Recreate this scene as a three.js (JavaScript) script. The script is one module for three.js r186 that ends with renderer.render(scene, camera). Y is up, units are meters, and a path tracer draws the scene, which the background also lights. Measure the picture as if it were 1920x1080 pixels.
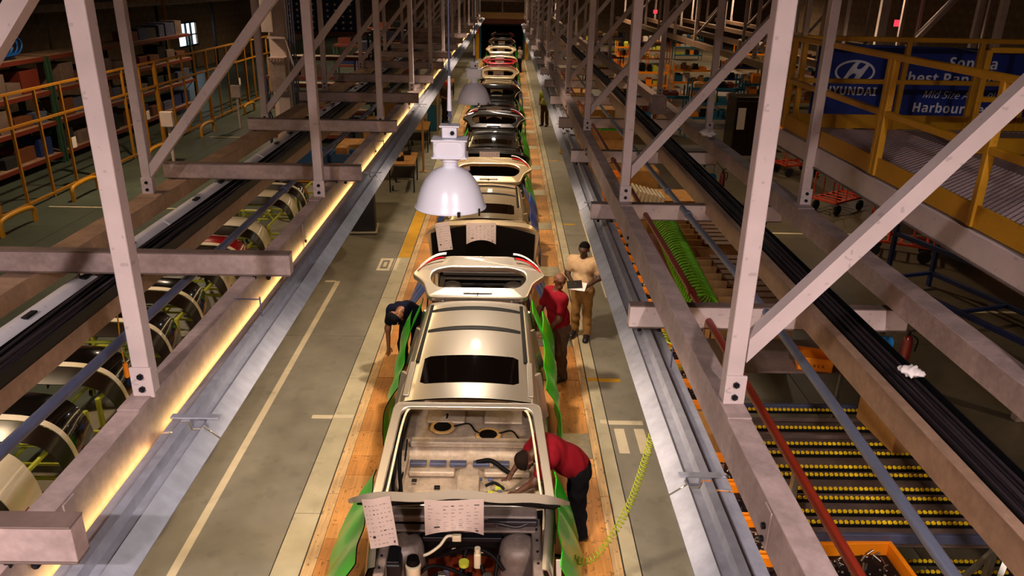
import * as THREE from 'three';
import { RoundedBoxGeometry } from 'three/addons/geometries/RoundedBoxGeometry.js';
import { mergeGeometries, mergeVertices } from 'three/addons/utils/BufferGeometryUtils.js';
import { RectAreaLightUniformsLib } from 'three/addons/lights/RectAreaLightUniformsLib.js';

// ---------- camera, exposure, large lights ----------
const scene = new THREE.Scene();
scene.background = new THREE.Color(0x020202);
const renderer = new THREE.WebGLRenderer({ antialias: true });
renderer.toneMapping = THREE.LinearToneMapping;
renderer.toneMappingExposure = 0.64;
renderer.shadowMap.enabled = true;
RectAreaLightUniformsLib.init();
const camera = new THREE.PerspectiveCamera(2 * Math.atan(540 / 1439) * 180 / Math.PI, 16 / 9, 0.05, 300);
camera.position.set(0, 6, 0);
{ // world axes seen from the camera: measured from the two vanishing points
  const Z = new THREE.Vector3(8, -573, 1439).normalize();
  const Y = new THREE.Vector3(72, 3616, 1439); Y.addScaledVector(Z, -Y.dot(Z)).normalize();
  const X = new THREE.Vector3().crossVectors(Y, Z);
  const m = new THREE.Matrix4().makeBasis(X, Y, Z).transpose();
  camera.quaternion.setFromRotationMatrix(m);
}
scene.add(camera);
const WARM = [1, 0.70, 0.33], HIGHBAY = [1, 0.80, 0.62], BAYWARM = [1, 0.72, 0.44], COOL = [0.93, 0.86, 1.0];
const L_TROUGH = 6, L_TUBE = 22, L_BAY = 150, L_SIDE = 330, L_AISLE = 560;

// ---------- helpers ----------
let seed = 7;
const rnd = () => { seed = (seed * 1664525 + 1013904223) >>> 0; return seed / 4294967296; };
const rr = (a, b) => a + (b - a) * rnd();
const V = (x, y, z) => new THREE.Vector3(x, y, z);
const used = {};
const numbered = n => { used[n] = (used[n] || 0) + 1; return used[n] === 1 ? n : n + '_' + String(used[n] - 1).padStart(3, '0'); };
const ORD = ['first', 'second', 'third', 'fourth', 'fifth', 'sixth', 'seventh', 'eighth', 'ninth', 'tenth', 'eleventh', 'twelfth'];
const NTH = ['nearest', 'second', 'third', 'fourth', 'fifth', 'sixth', 'seventh', 'eighth', 'ninth', 'tenth', 'eleventh', 'twelfth', 'thirteenth', 'fourteenth', 'fifteenth', 'sixteenth', 'seventeenth', 'eighteenth'];
function thing(name, label, category, pos = [0, 0, 0], turn = 0, group) {
  const o = new THREE.Group(); o.name = numbered(name); o.position.set(...pos); o.rotation.y = turn;
  o.userData = { label, category }; if (group) o.userData.group = group; scene.add(o); return o;
}
function uvMetres(g) {
  if (g.userData.uvd) return g; g.userData.uvd = true;
  if (!g.attributes.normal) g.computeVertexNormals();
  const p = g.attributes.position, n = g.attributes.normal, uv = new Float32Array(p.count * 2);
  for (let i = 0; i < p.count; i++) {
    const ax = Math.abs(n.getX(i)), ay = Math.abs(n.getY(i)), az = Math.abs(n.getZ(i));
    if (ay >= ax && ay >= az) { uv[2 * i] = p.getX(i); uv[2 * i + 1] = p.getZ(i); }
    else if (ax >= az) { uv[2 * i] = p.getZ(i); uv[2 * i + 1] = p.getY(i); }
    else { uv[2 * i] = p.getX(i); uv[2 * i + 1] = p.getY(i); }
  }
  g.setAttribute('uv', new THREE.BufferAttribute(uv, 2)); return g;
}
function part(name, geo, mat, parent) {
  if (Array.isArray(geo)) geo = join(geo);
  if (mat.userData.metres) uvMetres(geo);
  const m = new THREE.Mesh(geo, mat); m.castShadow = m.receiveShadow = true;
  m.name = parent ? name : numbered(name); (parent || scene).add(m); return m;
}
function solo(name, label, category, geo, mat, group) {
  const m = part(name, geo, mat); m.userData = { label, category }; if (group) m.userData.group = group; return m;
}
function struct(name, geo, mat) { const m = part(name, geo, mat); m.userData.kind = 'structure'; return m; }
function join(list) {
  const a = list.map(g => { g = g.index ? g.toNonIndexed() : g; const h = new THREE.BufferGeometry(); h.setAttribute('position', g.attributes.position); if (!g.attributes.normal) g.computeVertexNormals(); h.setAttribute('normal', g.attributes.normal); h.setAttribute('uv', g.attributes.uv || new THREE.BufferAttribute(new Float32Array(g.attributes.position.count * 2), 2)); return h; });
  return mergeGeometries(a);
}
const box = (w, h, d, x = 0, y = 0, z = 0) => new THREE.BoxGeometry(w, h, d).translate(x, y, z);
const span = (x0, x1, y0, y1, z0, z1) => box(x1 - x0, y1 - y0, Math.abs(z1 - z0), (x0 + x1) / 2, (y0 + y1) / 2, (z0 + z1) / 2);
const rbox = (w, h, d, r = 0.01, x = 0, y = 0, z = 0) => new RoundedBoxGeometry(w, h, d, 2, r).translate(x, y, z);
const cyl = (r, h, x = 0, y = 0, z = 0, seg = 16, r2 = r) => new THREE.CylinderGeometry(r2, r, h, seg).translate(x, y, z);
const ball = (r, x = 0, y = 0, z = 0, s = 12) => new THREE.SphereGeometry(r, s, Math.ceil(s * .7)).translate(x, y, z);
function orient(g, p, q, up = V(0, 1, 0)) { // geometry along +z of length 1..len, centred -> from p to q
  const d = q.clone().sub(p).normalize(); if (Math.abs(d.dot(up)) > .99) up = V(0, 0, 1);
  const x = up.clone().cross(d).normalize(), y = d.clone().cross(x);
  return g.applyMatrix4(new THREE.Matrix4().makeBasis(x, y, d).setPosition(p.clone().add(q).multiplyScalar(.5)));
}
const bar = (p, q, w, h = w, r = 0) => orient(r ? new RoundedBoxGeometry(w, h, p.distanceTo(q), 2, r) : new THREE.BoxGeometry(w, h, p.distanceTo(q)), p, q);
const rod = (p, q, r, seg = 10) => orient(new THREE.CylinderGeometry(r, r, p.distanceTo(q), seg).rotateX(Math.PI / 2), p, q);
const tube = (pts, r, n = 24, seg = 8, closed = false) => new THREE.TubeGeometry(new THREE.CatmullRomCurve3(pts.map(p => p.isVector3 ? p : V(...p)), closed, 'centripetal'), n, r, seg, closed);
const poly = (pts) => { const s = new THREE.Shape(); s.moveTo(...pts[0]); pts.slice(1).forEach(p => s.lineTo(...p)); s.closePath(); return s; };
const lathe = (pts, seg = 32) => new THREE.LatheGeometry(pts.map(p => new THREE.Vector2(...p)), seg);
const extr = (shape, depth, bevel = 0, seg = 12) => new THREE.ExtrudeGeometry(shape, { depth, bevelEnabled: bevel > 0, bevelSize: bevel, bevelThickness: bevel, bevelSegments: 2, curveSegments: seg });
// rounded polygon outline: corners cut with radius r
function rpoly(pts, r) {
  const s = new THREE.Shape(), n = pts.length;
  for (let i = 0; i < n; i++) {
    const p = new THREE.Vector2(...pts[i]), a = new THREE.Vector2(...pts[(i + n - 1) % n]), b = new THREE.Vector2(...pts[(i + 1) % n]);
    const k = Math.min(r, p.distanceTo(a) * .48, p.distanceTo(b) * .48);
    const p0 = p.clone().add(a.clone().sub(p).setLength(k)), p1 = p.clone().add(b.clone().sub(p).setLength(k));
    if (i) s.lineTo(p0.x, p0.y); else s.moveTo(p0.x, p0.y);
    s.quadraticCurveTo(p.x, p.y, p1.x, p1.y);
  }
  s.closePath(); return s;
}
// closed sheet with thickness over a grid
function sheet(nu, nv, f, t) {
  const P = [], N = [];
  for (let i = 0; i <= nu; i++) for (let j = 0; j <= nv; j++) P.push(V(...f(i / nu, j / nv)));
  const at = (i, j) => P[i * (nv + 1) + j];
  for (let i = 0; i <= nu; i++) for (let j = 0; j <= nv; j++) {
    const du = at(Math.min(i + 1, nu), j).clone().sub(at(Math.max(i - 1, 0), j)), dv = at(i, Math.min(j + 1, nv)).clone().sub(at(i, Math.max(j - 1, 0)));
    N.push(du.cross(dv).normalize());
  }
  const pos = [], nor = [], uv = [], idx = [];
  const put = (p, n, u, v) => { pos.push(p.x, p.y, p.z); nor.push(n.x, n.y, n.z); uv.push(u, v); return pos.length / 3 - 1; };
  for (const s of [0, 1]) {
    const b = pos.length / 3;
    for (let i = 0; i <= nu; i++) for (let j = 0; j <= nv; j++) { const k = i * (nv + 1) + j; put(P[k].clone().addScaledVector(N[k], s ? -t : 0), s ? N[k].clone().negate() : N[k], i / nu, j / nv); }
    for (let i = 0; i < nu; i++) for (let j = 0; j < nv; j++) {
      const a = b + i * (nv + 1) + j, c = a + nv + 1;
      if (s) idx.push(a, a + 1, c, a + 1, c + 1, c); else idx.push(a, c, a + 1, a + 1, c, c + 1);
    }
  }
  const edge = (ks, flip) => { for (let e = 0; e + 1 < ks.length; e++) {
    const A = P[ks[e]], B = P[ks[e + 1]], A2 = A.clone().addScaledVector(N[ks[e]], -t), B2 = B.clone().addScaledVector(N[ks[e + 1]], -t);
    const n = B.clone().sub(A).cross(N[ks[e]]).normalize(); if (flip) n.negate();
    const a = put(A, n, 0, 0), b = put(B, n, 0, 0), c = put(A2, n, 0, 0), d = put(B2, n, 0, 0);
    if (flip) idx.push(a, b, c, b, d, c); else idx.push(a, c, b, b, c, d);
  } };
  const row = (i) => Array.from({ length: nv + 1 }, (_, j) => i * (nv + 1) + j), col = j => Array.from({ length: nu + 1 }, (_, i) => i * (nv + 1) + j);
  edge(row(0), true); edge(row(nu), false); edge(col(0), false); edge(col(nv), true);
  const g = new THREE.BufferGeometry();
  g.setAttribute('position', new THREE.Float32BufferAttribute(pos, 3)); g.setAttribute('normal', new THREE.Float32BufferAttribute(nor, 3)); g.setAttribute('uv', new THREE.Float32BufferAttribute(uv, 2)); g.setIndex(idx);
  return g;
}
const bend = (g, f) => { const p = g.attributes.position, v = V(0, 0, 0); for (let i = 0; i < p.count; i++) { v.fromBufferAttribute(p, i); f(v); p.setXYZ(i, v.x, v.y, v.z); } g.computeVertexNormals(); return g; };

// ---------- textures and materials ----------
function hash(x, y, s) { let h = (x * 374761393 + y * 668265263 + s * 1442695041) | 0; h = Math.imul(h ^ (h >>> 13), 1274126177); return ((h ^ (h >>> 16)) >>> 0) / 4294967296; }
function vnoise(x, y, per, s) {
  const xi = Math.floor(x), yi = Math.floor(y), fx = x - xi, fy = y - yi, u = fx * fx * (3 - 2 * fx), v = fy * fy * (3 - 2 * fy), m = k => ((k % per) + per) % per;
  const a = hash(m(xi), m(yi), s), b = hash(m(xi + 1), m(yi), s), c = hash(m(xi), m(yi + 1), s), d = hash(m(xi + 1), m(yi + 1), s);
  return a + (b - a) * u + (c - a) * v + (a - b - c + d) * u * v;
}
// colour texture: base level 255 with mottling, f(n, x, y) -> [r,g,b] 0..1
function tex(size, metres, f, srgb = true) {
  const d = new Uint8Array(size * size * 4);
  for (let y = 0; y < size; y++) for (let x = 0; x < size; x++) {
    const c = f(x / size, y / size), k = (y * size + x) * 4;
    d[k] = c[0] * 255; d[k + 1] = c[1] * 255; d[k + 2] = c[2] * 255; d[k + 3] = 255;
  }
  const t = new THREE.DataTexture(d, size, size); t.wrapS = t.wrapT = THREE.RepeatWrapping; t.magFilter = THREE.LinearFilter; t.minFilter = THREE.LinearMipmapLinearFilter; t.generateMipmaps = true;
  if (srgb) t.colorSpace = THREE.SRGBColorSpace; t.repeat.set(1 / metres, 1 / metres); t.needsUpdate = true; return t;
}
const fbm = (x, y, per, s, oct = 4) => { let a = 0, w = .5, t = 0; for (let o = 0; o < oct; o++) { a += w * vnoise(x * per, y * per, per, s + o); t += w; w *= .55; per *= 2; } return a / t; };
const cl = v => Math.max(0, Math.min(1, v));
const T = {
  concrete: tex(1024, 6, (x, y) => { const a = fbm(x, y, 5, 1, 6), b = fbm(x, y, 24, 9, 3), spot = fbm(x, y, 40, 33, 2) > .73 ? .75 : 1; const v = cl(.84 + .26 * (a - .5) + .12 * (b - .5) - (1 - spot) * .16); return [v, v * .99, v * .97]; }),
  concreteR: tex(512, 4, (x, y) => { const v = cl(.45 + .8 * (fbm(x, y, 7, 4, 5) - .5)); return [v, v, v]; }, false),
  paint: tex(512, 1.7, (x, y) => { const a = fbm(x, y, 6, 21, 5), d = fbm(x, y, 50, 5, 2); const v = cl(.9 + .14 * (a - .5) - (d > .8 ? .1 : 0)); return [v, v * .985, v * .98]; }),
  dusty: tex(512, 1.1, (x, y) => { const a = fbm(x, y, 5, 61, 6), d = fbm(x, y, 30, 15, 3); const v = cl(.84 + .3 * (a - .5) + .16 * (d - .5)); return [v, v * .97, v * .96]; }),
  galv: tex(512, .9, (x, y) => { const a = fbm(x, y * 1, 16, 41, 3), b = fbm(x, y, 4, 47, 4); const v = cl(.86 + .13 * (a - .5) + .1 * (b - .5)); return [v, v, v]; }),
  ply: tex(512, 1.3, (x, y) => { const g = fbm(x * .5, y, 3, 71, 3), gr = vnoise(x * 110, y * 5, 110, 73), s = fbm(x, y, 34, 77, 2) > .76 ? .72 : 1; const v = cl((.84 + .3 * (g - .5) + .12 * (gr - .5)) * s); return [v, v * .98, v * .95]; }),
  card: tex(256, .8, (x, y) => { const v = cl(.88 + .2 * (fbm(x, y, 6, 81, 4) - .5) + .06 * (vnoise(x * 90, y * 3, 90, 83) - .5)); return [v, v, v]; }),
  fabric: tex(256, .25, (x, y) => { const v = cl(.86 + .18 * (fbm(x, y, 5, 91, 4) - .5) + .12 * Math.sin(x * 6.2832 * 40) * Math.sin(y * 6.2832 * 40)); return [v, v, v]; }),
};
const M = {};
function mat(color, rough = .6, metal = 0, t = null, extra = {}) {
  const m = new THREE.MeshPhysicalMaterial({ color, roughness: rough, metalness: metal, ...extra });
  if (t) { m.map = t; m.userData.metres = true; }
  return m;
}
M.floor = mat(0x8f8a7d, .42, 0, T.concrete, { roughnessMap: null, specularIntensity: .6 });
M.floorGreen = mat(0x4f5a50, .45, 0, T.concrete, { specularIntensity: .8 });
M.floorDark = mat(0x6a6152, .32, 0, T.concrete, { specularIntensity: .8 });
M.kerb = mat(0xc0b698, .7, 0, T.concrete);
M.groove = mat(0x15120e, .9);
M.ply = [0xd8984f, 0xcf8f48, 0xdea25c, 0xc98a46].map(c => mat(c, .5, 0, T.ply));
M.redply = mat(0x9a3d1e, .5, 0, T.ply);
M.railStrip = mat(0xd8b583, .55, 0, T.ply);
M.steel = mat(0xb9b2a4, .34, .85, T.galv);
M.white = mat(0xe0d2b4, .7, 0, T.concrete);
M.yellow = mat(0xdca312, .6, 0, T.concrete);
M.column = mat(0xd6c4c0, .48, 0, T.paint);
M.beam = mat(0xb9a5a0, .5, 0, T.dusty);
M.beamDark = mat(0x7b6860, .6, 0, T.dusty);
M.beamTan = mat(0xa88a72, .5, 0, T.dusty);
M.galv = mat(0xbabac4, .46, .3, T.galv);
M.galvPipe = mat(0x6d7190, .45, .4, T.galv);
M.galvPipeR = mat(0x8990a8, .42, .5, T.galv);
M.reflector = mat(0xece9ee, .28, .1, T.paint);
M.bolt = mat(0x1d1a20, .4, .6);
M.black = mat(0x080707, .6, 0, null, { specularIntensity: .25 });
M.cable = mat(0x2a2226, .42);
M.blackMetal = mat(0x161519, .45, .4);
M.redPipe = mat(0x8e2a14, .45, 0, T.paint);
M.yellowRail = mat(0xcf9412, .45, 0, T.paint);
M.fenceYellow = mat(0xb57a16, .5, 0, T.paint);
M.lime = mat(0xc3cb3c, .5, 0, T.paint);
M.card = [0xc08a4e, 0xb5803f, 0xa87440, 0xc7965c].map(c => mat(c, .85, 0, T.card));
M.orangeBin = mat(0xf08a0c, .45);
M.blueBin = mat(0x1f5fa0, .5);
M.paper = mat(0xe6dad4, .85);
M.wall = mat(0x8f7860, .8, 0, T.dusty);
M.ceil = mat(0x6b5238, .9);
M.lampWhite = mat(0xf6f5ff, .3, 0, null, { clearcoat: .5, clearcoatRoughness: .2 });
M.rubber = mat(0x18161a, .8);
M.glassDark = mat(0x030304, .05, 0, null, { clearcoat: 1, clearcoatRoughness: .03 });
M.crateBrown = mat(0x6b3a1c, .6, 0, T.card);
M.rackGreen = mat(0x24452f, .6, 0, T.paint);
M.rackRed = mat(0x6e2818, .55, 0, T.paint);
M.rackBlue = mat(0x1b2c66, .55, 0, T.paint);
M.cartRed = mat(0xd0401f, .5, 0, T.paint);
M.cartBlue = mat(0x1c6a8c, .5, 0, T.paint);
const glow = (rgb, k) => new THREE.MeshStandardMaterial({ color: 0x111111, emissive: new THREE.Color().setRGB(...rgb), emissiveIntensity: k, roughness: 1 });
M.tubeGlow = glow([1, .62, .2], L_TUBE); M.tubeLow = glow(WARM, 8);
M.bayGlow = glow([1, .93, .82], 55);
M.windowGlow = glow([.72, .9, 1], 3.2);
M.exit = glow([1, .06, .1], 1.6);
const rgbLight = (L, c) => { L.color.setRGB(...c); L.castShadow = true; return L; };

// ---------- the hall ----------
const FAR = -92, WL = -22, WR = 27, CEIL = 9.2;
const floor = struct('floor', span(WL - .3, WR + .3, -.4, -.05, 6.3, FAR - .3), M.groove);
struct('ceiling', span(WL - .3, WR + .3, CEIL, CEIL + .3, 6.3, FAR - .3), M.ceil);
const wallLeft = struct('wall_left', join([span(WL - .3, WL, -.05, CEIL, 6.3, -54.2), span(WL - .3, WL, -.05, CEIL, -57.4, FAR - .3), span(WL - .3, WL, -.05, 1.53, -54.2, -57.4), span(WL - .3, WL, 3.02, CEIL, -54.2, -57.4)]), M.wall);
struct('wall_right', span(WR, WR + .3, -.05, CEIL, 6.3, FAR - .3), M.wall);
struct('wall_far', span(WL, WR, -.05, CEIL, FAR, FAR - .3), M.wall);
struct('wall_near', span(WL, WR, -.05, CEIL, 6, 6.3), M.wall);
for (let z = 2; z > FAR; z -= 3.2) for (const h of [3.9, 6.2]) part('cladding_panel', rbox(.05, 2.1, 3.1, .01, WL + .03, h + 1.1, z), M.wall, wallLeft);
{ const w = struct('window_1', span(WL - .16, WL - .12, 1.53, 3.02, -54.2, -57.4), M.windowGlow);
  part('window_frame', join([span(WL - .1, WL + .02, 1.5, 3.05, -55.5, -55.62), span(WL - .1, WL + .02, 1.5, 3.05, -56.4, -56.5), span(WL - .1, WL + .02, 2.18, 2.25, -54.2, -57.4), span(WL - .1, WL + .06, 2.98, 3.1, -54.1, -57.5), span(WL - .1, WL + .06, 1.46, 1.56, -54.1, -57.5)]), M.blackMetal, w);
  const l = rgbLight(new THREE.RectAreaLight(0xffffff, 1.2, 3, 1.4), [.72, .9, 1]); l.position.set(WL + .15, 2.28, -55.8); l.lookAt(0, 2.28, -55.8); scene.add(l); }
// slabs with open joints
{ const ze = []; for (let z = 6; z > -82; z -= 6.2) ze.push(z); ze.push(FAR);
  const cols = [[-22, -16.4, M.floorGreen], [-16.4, -11.2, M.floorGreen], [-11.2, -6.2, M.floorGreen], [-6.2, -2.48, M.floor], [1.575, 4.8, M.floor], [4.8, 10, M.floorDark], [10, 16, M.floorDark], [16, 27, M.floorDark]];
  for (let i = 0; i + 1 < ze.length; i++) for (const [a, b, m] of cols) part('floor_slab', span(a + .006, b - .006, -.05, 0, ze[i] - .006, ze[i + 1] + .006), m, floor);
  for (let z = 6; z > -80; z -= 3.4) for (const [a, b] of [[-2.468, -2.165], [1.39, 1.563]]) part('kerb_stone', span(a, b, -.05, .012, z - .005, z - 3.395), M.kerb, floor);
  part('far_bed', span(-2.47, 1.57, -.05, 0, -80, FAR), M.floor, floor);
}
const mark = (x0, x1, z0, z1, m = M.white) => part('painted_mark', span(x0, x1, 0, .004, z0, z1), m, floor);
mark(-3.575, -3.475, 3, -15.3); mark(-3.8, -3.575, -15.25, -15.35);
mark(-2.785, -2.48, -9.77, -9.87); part('painted_mark', span(-2.468, -2.175, .012, .016, -9.77, -9.87), M.white, floor);
for (const [a, b, c, d] of [[-2.83, -2.77, -16, -16.8], [-2.6, -2.54, -16, -16.8], [-2.77, -2.6, -16, -16.12], [-2.77, -2.6, -16.68, -16.8], [-2.72, -2.65, -16.25, -16.55], [-2.5, -2.485, -16, -16.8]]) mark(a, b, c, d);
part('painted_mark', span(-2.46, -2.38, .012, .016, -16, -16.8), M.white, floor);
part('painted_mark', span(-2.45, -2.17, .012, .017, -16.85, -24), M.yellow, floor);
mark(1.58, 2.09, -9.71, -9.82); part('painted_mark', span(1.46, 1.562, .012, .016, -9.71, -9.82), M.white, floor);
mark(1.64, 1.785, -8.97, -9.6); mark(1.93, 2.075, -8.97, -9.6);
mark(1.58, 1.935, -11.01, -11.12, M.yellow); part('painted_mark', span(1.405, 1.562, .012, .016, -11.01, -11.12), M.yellow, floor);
mark(2.11, 2.21, -14.6, -21.1); mark(1.58, 1.9, -19.7, -19.8, M.yellow); mark(1.58, 1.95, -27.6, -27.7, M.yellow);
mark(5.2, 13, -19.2, -19.3); mark(7.4, 11.5, -14.1, -14.2); mark(-12.6, -6.4, -20.6, -20.68);
mark(-11.9, -7, -31, -31.08);
// conveyor edge strips
for (const [x0, x1, w] of [[-2.15, -2.02, 'left'], [1.262, 1.373, 'right']]) {
  const t = thing('conveyor_edge', 'tan edging boards along the ' + w + ' side of the moving floor', 'edging');
  for (let z = 5.9; z > -64; z -= 3.475) part('board', span(x0, x1, -.05, .004, z - .006, z - 3.469), M.railStrip, t);
  part('groove', span(w === 'left' ? x0 - .016 : x1, w === 'left' ? x0 : x1 + .016, -.05, -.012, 5.9, -66.5), M.groove, t);
}
// moving floor: skillets 6.95 m long, boards and steel plates
for (let k = 0; k < 13; k++) {
  const z0 = 2.85 - 6.95 * k;
  const t = thing('conveyor_platform', k === 0 ? 'orange boarded conveyor platform under the camera, out at the bottom edge' : `${NTH[k - 1]} orange boarded conveyor platform in the line counted from the camera`, 'conveyor', [0, 0, 0], 0, 'moving floor platforms');
  part('frame', span(-2.01, 1.255, -.05, -.03, z0, z0 - 6.95), M.groove, t);
  const cols = [[-2.015, -1.33], [-1.322, -.38], [-.372, .6], [.608, 1.258]];
  const cuts = [0.012, 1.24, 1.86, 3.07, 4.3, 4.74, 5.36, 6.938];
  cols.forEach(([a, b], c) => {
    for (let i = 0; i + 1 < cuts.length; i++) {
      let za = cuts[i] + .003, zb = cuts[i + 1] - .003;
      const steel = c === 3 && (i === 1 || i === 5);
      part(steel ? 'steel_plate' : 'board', span(a, b, -.03, steel ? .004 : 0, z0 - za, z0 - zb), steel ? M.steel : (c === 1 || c === 2) && k === 1 ? M.redply : M.ply[(i * 7 + c * 3 + k) % 4], t);
    }
  });
}

// ---------- lamps ----------
const domeGeo = (() => { const o = [[.05, .0], [.075, -.01], [.12, -.03], [.168, -.085], [.2, -.15], [.222, -.22], [.232, -.262], [.243, -.268], [.243, -.274], [.226, -.272], [.214, -.22], [.192, -.15], [.16, -.09], [.11, -.04], [.05, -.02]]; return lathe(o, 40); })();
function highBay(x, y, z, label, hang, power, c = HIGHBAY, wide = 1.25) {  // y: height of the rim
  const t = thing('high_bay_lamp', label, 'lamp', [x, y, z], 0, 'high bay lamps');
  part('dome', domeGeo.clone().translate(0, .274, 0), M.lampWhite, t);
  part('lens', new THREE.CircleGeometry(.218, 32).rotateX(Math.PI / 2).translate(0, .022, 0), M.bayGlow, t);
  part('rim_clip', join([rbox(.02, .035, .02, .004, .07, .01, .235), rbox(.012, .05, .012, .003, .2, .005, .15)]), M.blackMetal, t);
  part('neck', join([cyl(.05, .055, 0, .295, 0, 20), cyl(.062, .02, 0, .325, 0, 20)]), M.lampWhite, t);
  const b = part('ballast_housing', join([rbox(.215, .125, .15, .018, 0, .40, 0), rbox(.235, .012, .17, .005, 0, .345, 0), rbox(.235, .012, .17, .005, 0, .458, 0)]), M.lampWhite, t);
  part('cover_rim', tube([[-.085, .36, .078], [.085, .36, .078], [.085, .445, .078], [-.085, .445, .078]], .006, 40, 6, true), M.lampWhite, b);
  part('junction_box', join([rbox(.1, .075, .09, .012, 0, .505, 0), rbox(.13, .012, .11, .004, 0, .545, 0)]), M.lampWhite, t);
  part('cable_gland', cyl(.014, .02, 0, 0, 0, 10).rotateX(Math.PI / 2).translate(.02, .505, .05), M.bolt, t);
  part('hook', join([tube([[0, .55, 0], [0, .585, 0], [.012, .6, 0], [0, .62, 0], [-.012, .605, 0]], .006, 20, 6), rod(V(0, .6, 0), V(0, .64, 0), .01)]), M.galvPipe, t);
  part('pendant_sleeve', cyl(.016, .22, 0, .75, 0, 12, .008), M.lampWhite, t);
  part('pendant_rod', cyl(.007, hang, 0, .86 + hang / 2, 0, 8), M.galvPipe, t);
  const l = rgbLight(new THREE.SpotLight(0xffffff, power, 0, wide, .5, 2), c); l.position.set(0, .005, 0); l.target.position.set(0, -3, 0); l.shadow.radius = 8; t.add(l, l.target);
  return t;
}
highBay(-.365, 4.58, -5.05, 'large white enamel high bay dome lamp hanging nearest above the line', 3.7, L_BAY, HIGHBAY, 1.05);
highBay(-.447, 4.42, -11, 'smaller looking white dome lamp hanging second above the line', 3.9, L_BAY, HIGHBAY, 1.05);
for (let i = 0; i < 6; i++) highBay(-.62, 6.35, -18.2 - i * 9, `${NTH[i]} dome lamp of the upper row high over the line`, CEIL - 6.35 - .87, L_BAY * 1.5, HIGHBAY, .78);
for (const [x, z, n] of [[-2.7, 2.6, 'left behind'], [2.7, 2.6, 'right behind']]) highBay(x, 8.3, z, `dome lamp high up to the ${n} of the camera`, CEIL - 8.3 - .87, L_AISLE, [1, .87, .87], 1.5);
[[-9.5, -8], [-10.5, -23], [-11, -40], [12.6, -6], [6.6, -20], [6.4, -38], [12.6, -29], [12.6, -50], [6.4, -58], [-11, -60], [20, -42], [6.4, -80], [13, -76], [-10, -80], [20, -72], [16, -60]].forEach(([x, z], i) => highBay(x, 7.8, z, `${NTH[i]} dome lamp high over the ${x < 0 ? 'left' : 'right'} side bays`, CEIL - 7.8 - .87, i < 3 ? L_SIDE * 1.2 : x < 0 ? L_SIDE : z < -55 ? L_SIDE * 1.6 : L_SIDE * .62, BAYWARM, x < 0 || z < -55 ? 1.25 : 1.05));

// continuous fluorescent troughs beside the line, seen from above
function trough(side) {
  const left = side < 0, s = left ? 1 : -1, ox = left ? -2.1 : 1.5, H0 = left ? 3.365 : 2.98, W = left ? 1 : 1.146;   // profile measured from the edge next to the beam
  const prof = [[0, .0], [.1, .012], [.125, .085], [.175, .085], [.19, .03], [.245, .03], [.26, .055], [.355, -.03]];
  const under = prof.map(([a, b]) => [a, b - .007]).reverse();
  const sh = poly([...prof, ...under].map(([a, b]) => [ox + s * a * W, H0 + b]));
  const N = 10, len = 6.6;
  for (let k = 0; k < N; k++) {
    const z0 = 2.5 - k * len;
    const t = thing('light_trough', `${NTH[k]} galvanised fluorescent light trough along the ${left ? 'left' : 'right'} side of the line`, 'light trough', [0, 0, 0], 0, 'light troughs along the line');
    part('reflector', extr(sh, len - .02).translate(0, 0, z0 - len + .01), M.galv, t);
    for (const [dx, dy, g] of [[.006, -.045, left ? M.tubeGlow : M.tubeLow], [.27, -.035, M.tubeLow]]) part('lamp_tube', rod(V(ox + s * dx * W, H0 + dy, z0 - .1), V(ox + s * dx * W, H0 + dy, z0 - len + .1), .016, 8), g, t);
    part('joint_clip', join([rbox(.3, .012, .05, .003, ox + s * .2, H0 + .09, z0 - .05)]), M.galv, t);
    part('hanger', join(left ? [rod(V(ox + s * .15, 3.45, z0 - 1.6), V(ox + s * .15, 3.62, z0 - 1.6), .006), rod(V(ox + s * .15, 3.6, z0 - 1.6), V(ox - s * .06, 3.6, z0 - 1.6), .006)] : [rod(V(ox - .09, H0 + .06, z0 - 1.6), V(ox - .09, 3.36, z0 - 1.6), .006)]), M.galvPipe, t);
    const l = rgbLight(new THREE.RectAreaLight(0xffffff, L_TROUGH, .22, len - .2), WARM);
    l.position.set(ox + s * .17 * W, H0 - .065, z0 - len / 2); l.rotation.x = -Math.PI / 2; t.add(l);
  }
}
trough(-1); trough(1);

// ---------- hanging steel frames on both sides ----------
const bolts = (list, r = .016, along = 'z') => join(list.map(([x, y, z]) => { const g = new THREE.CylinderGeometry(r, r, .02, 6); if (along === 'z') g.rotateX(Math.PI / 2); if (along === 'x') g.rotateZ(Math.PI / 2); return g.translate(x, y, z); }));
const ZC = k => -4.2 - 4.7 * k;
const NF = 14;
function hangColumn(x, z, label, group, w = .105, y0 = 3.6) {
  const t = thing('hanging_column', label, 'column', [x, y0, z], 0, group);
  part('shaft', rbox(w, CEIL - y0, w, .01, 0, (CEIL - y0) / 2, 0), M.column, t);
  const g = part('foot_plate', rbox(w + .025, .2, .02, .004, .006, .1, w / 2 + .012), M.column, t);
  for (const y of [.06, .145]) { const b = part('bolt', bolts([[.006, y, w / 2 + .028]], .02), M.bolt, g); part('bolt_nut', bolts([[.006, y, w / 2 + .038]], .011), M.blackMetal, b); }
  return t;
}
const ROWS = [[-2.19, 'left inner row'], [-4.2, 'left outer row'], [1.425, 'right inner row'], [3.57, 'right outer row']];
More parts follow.
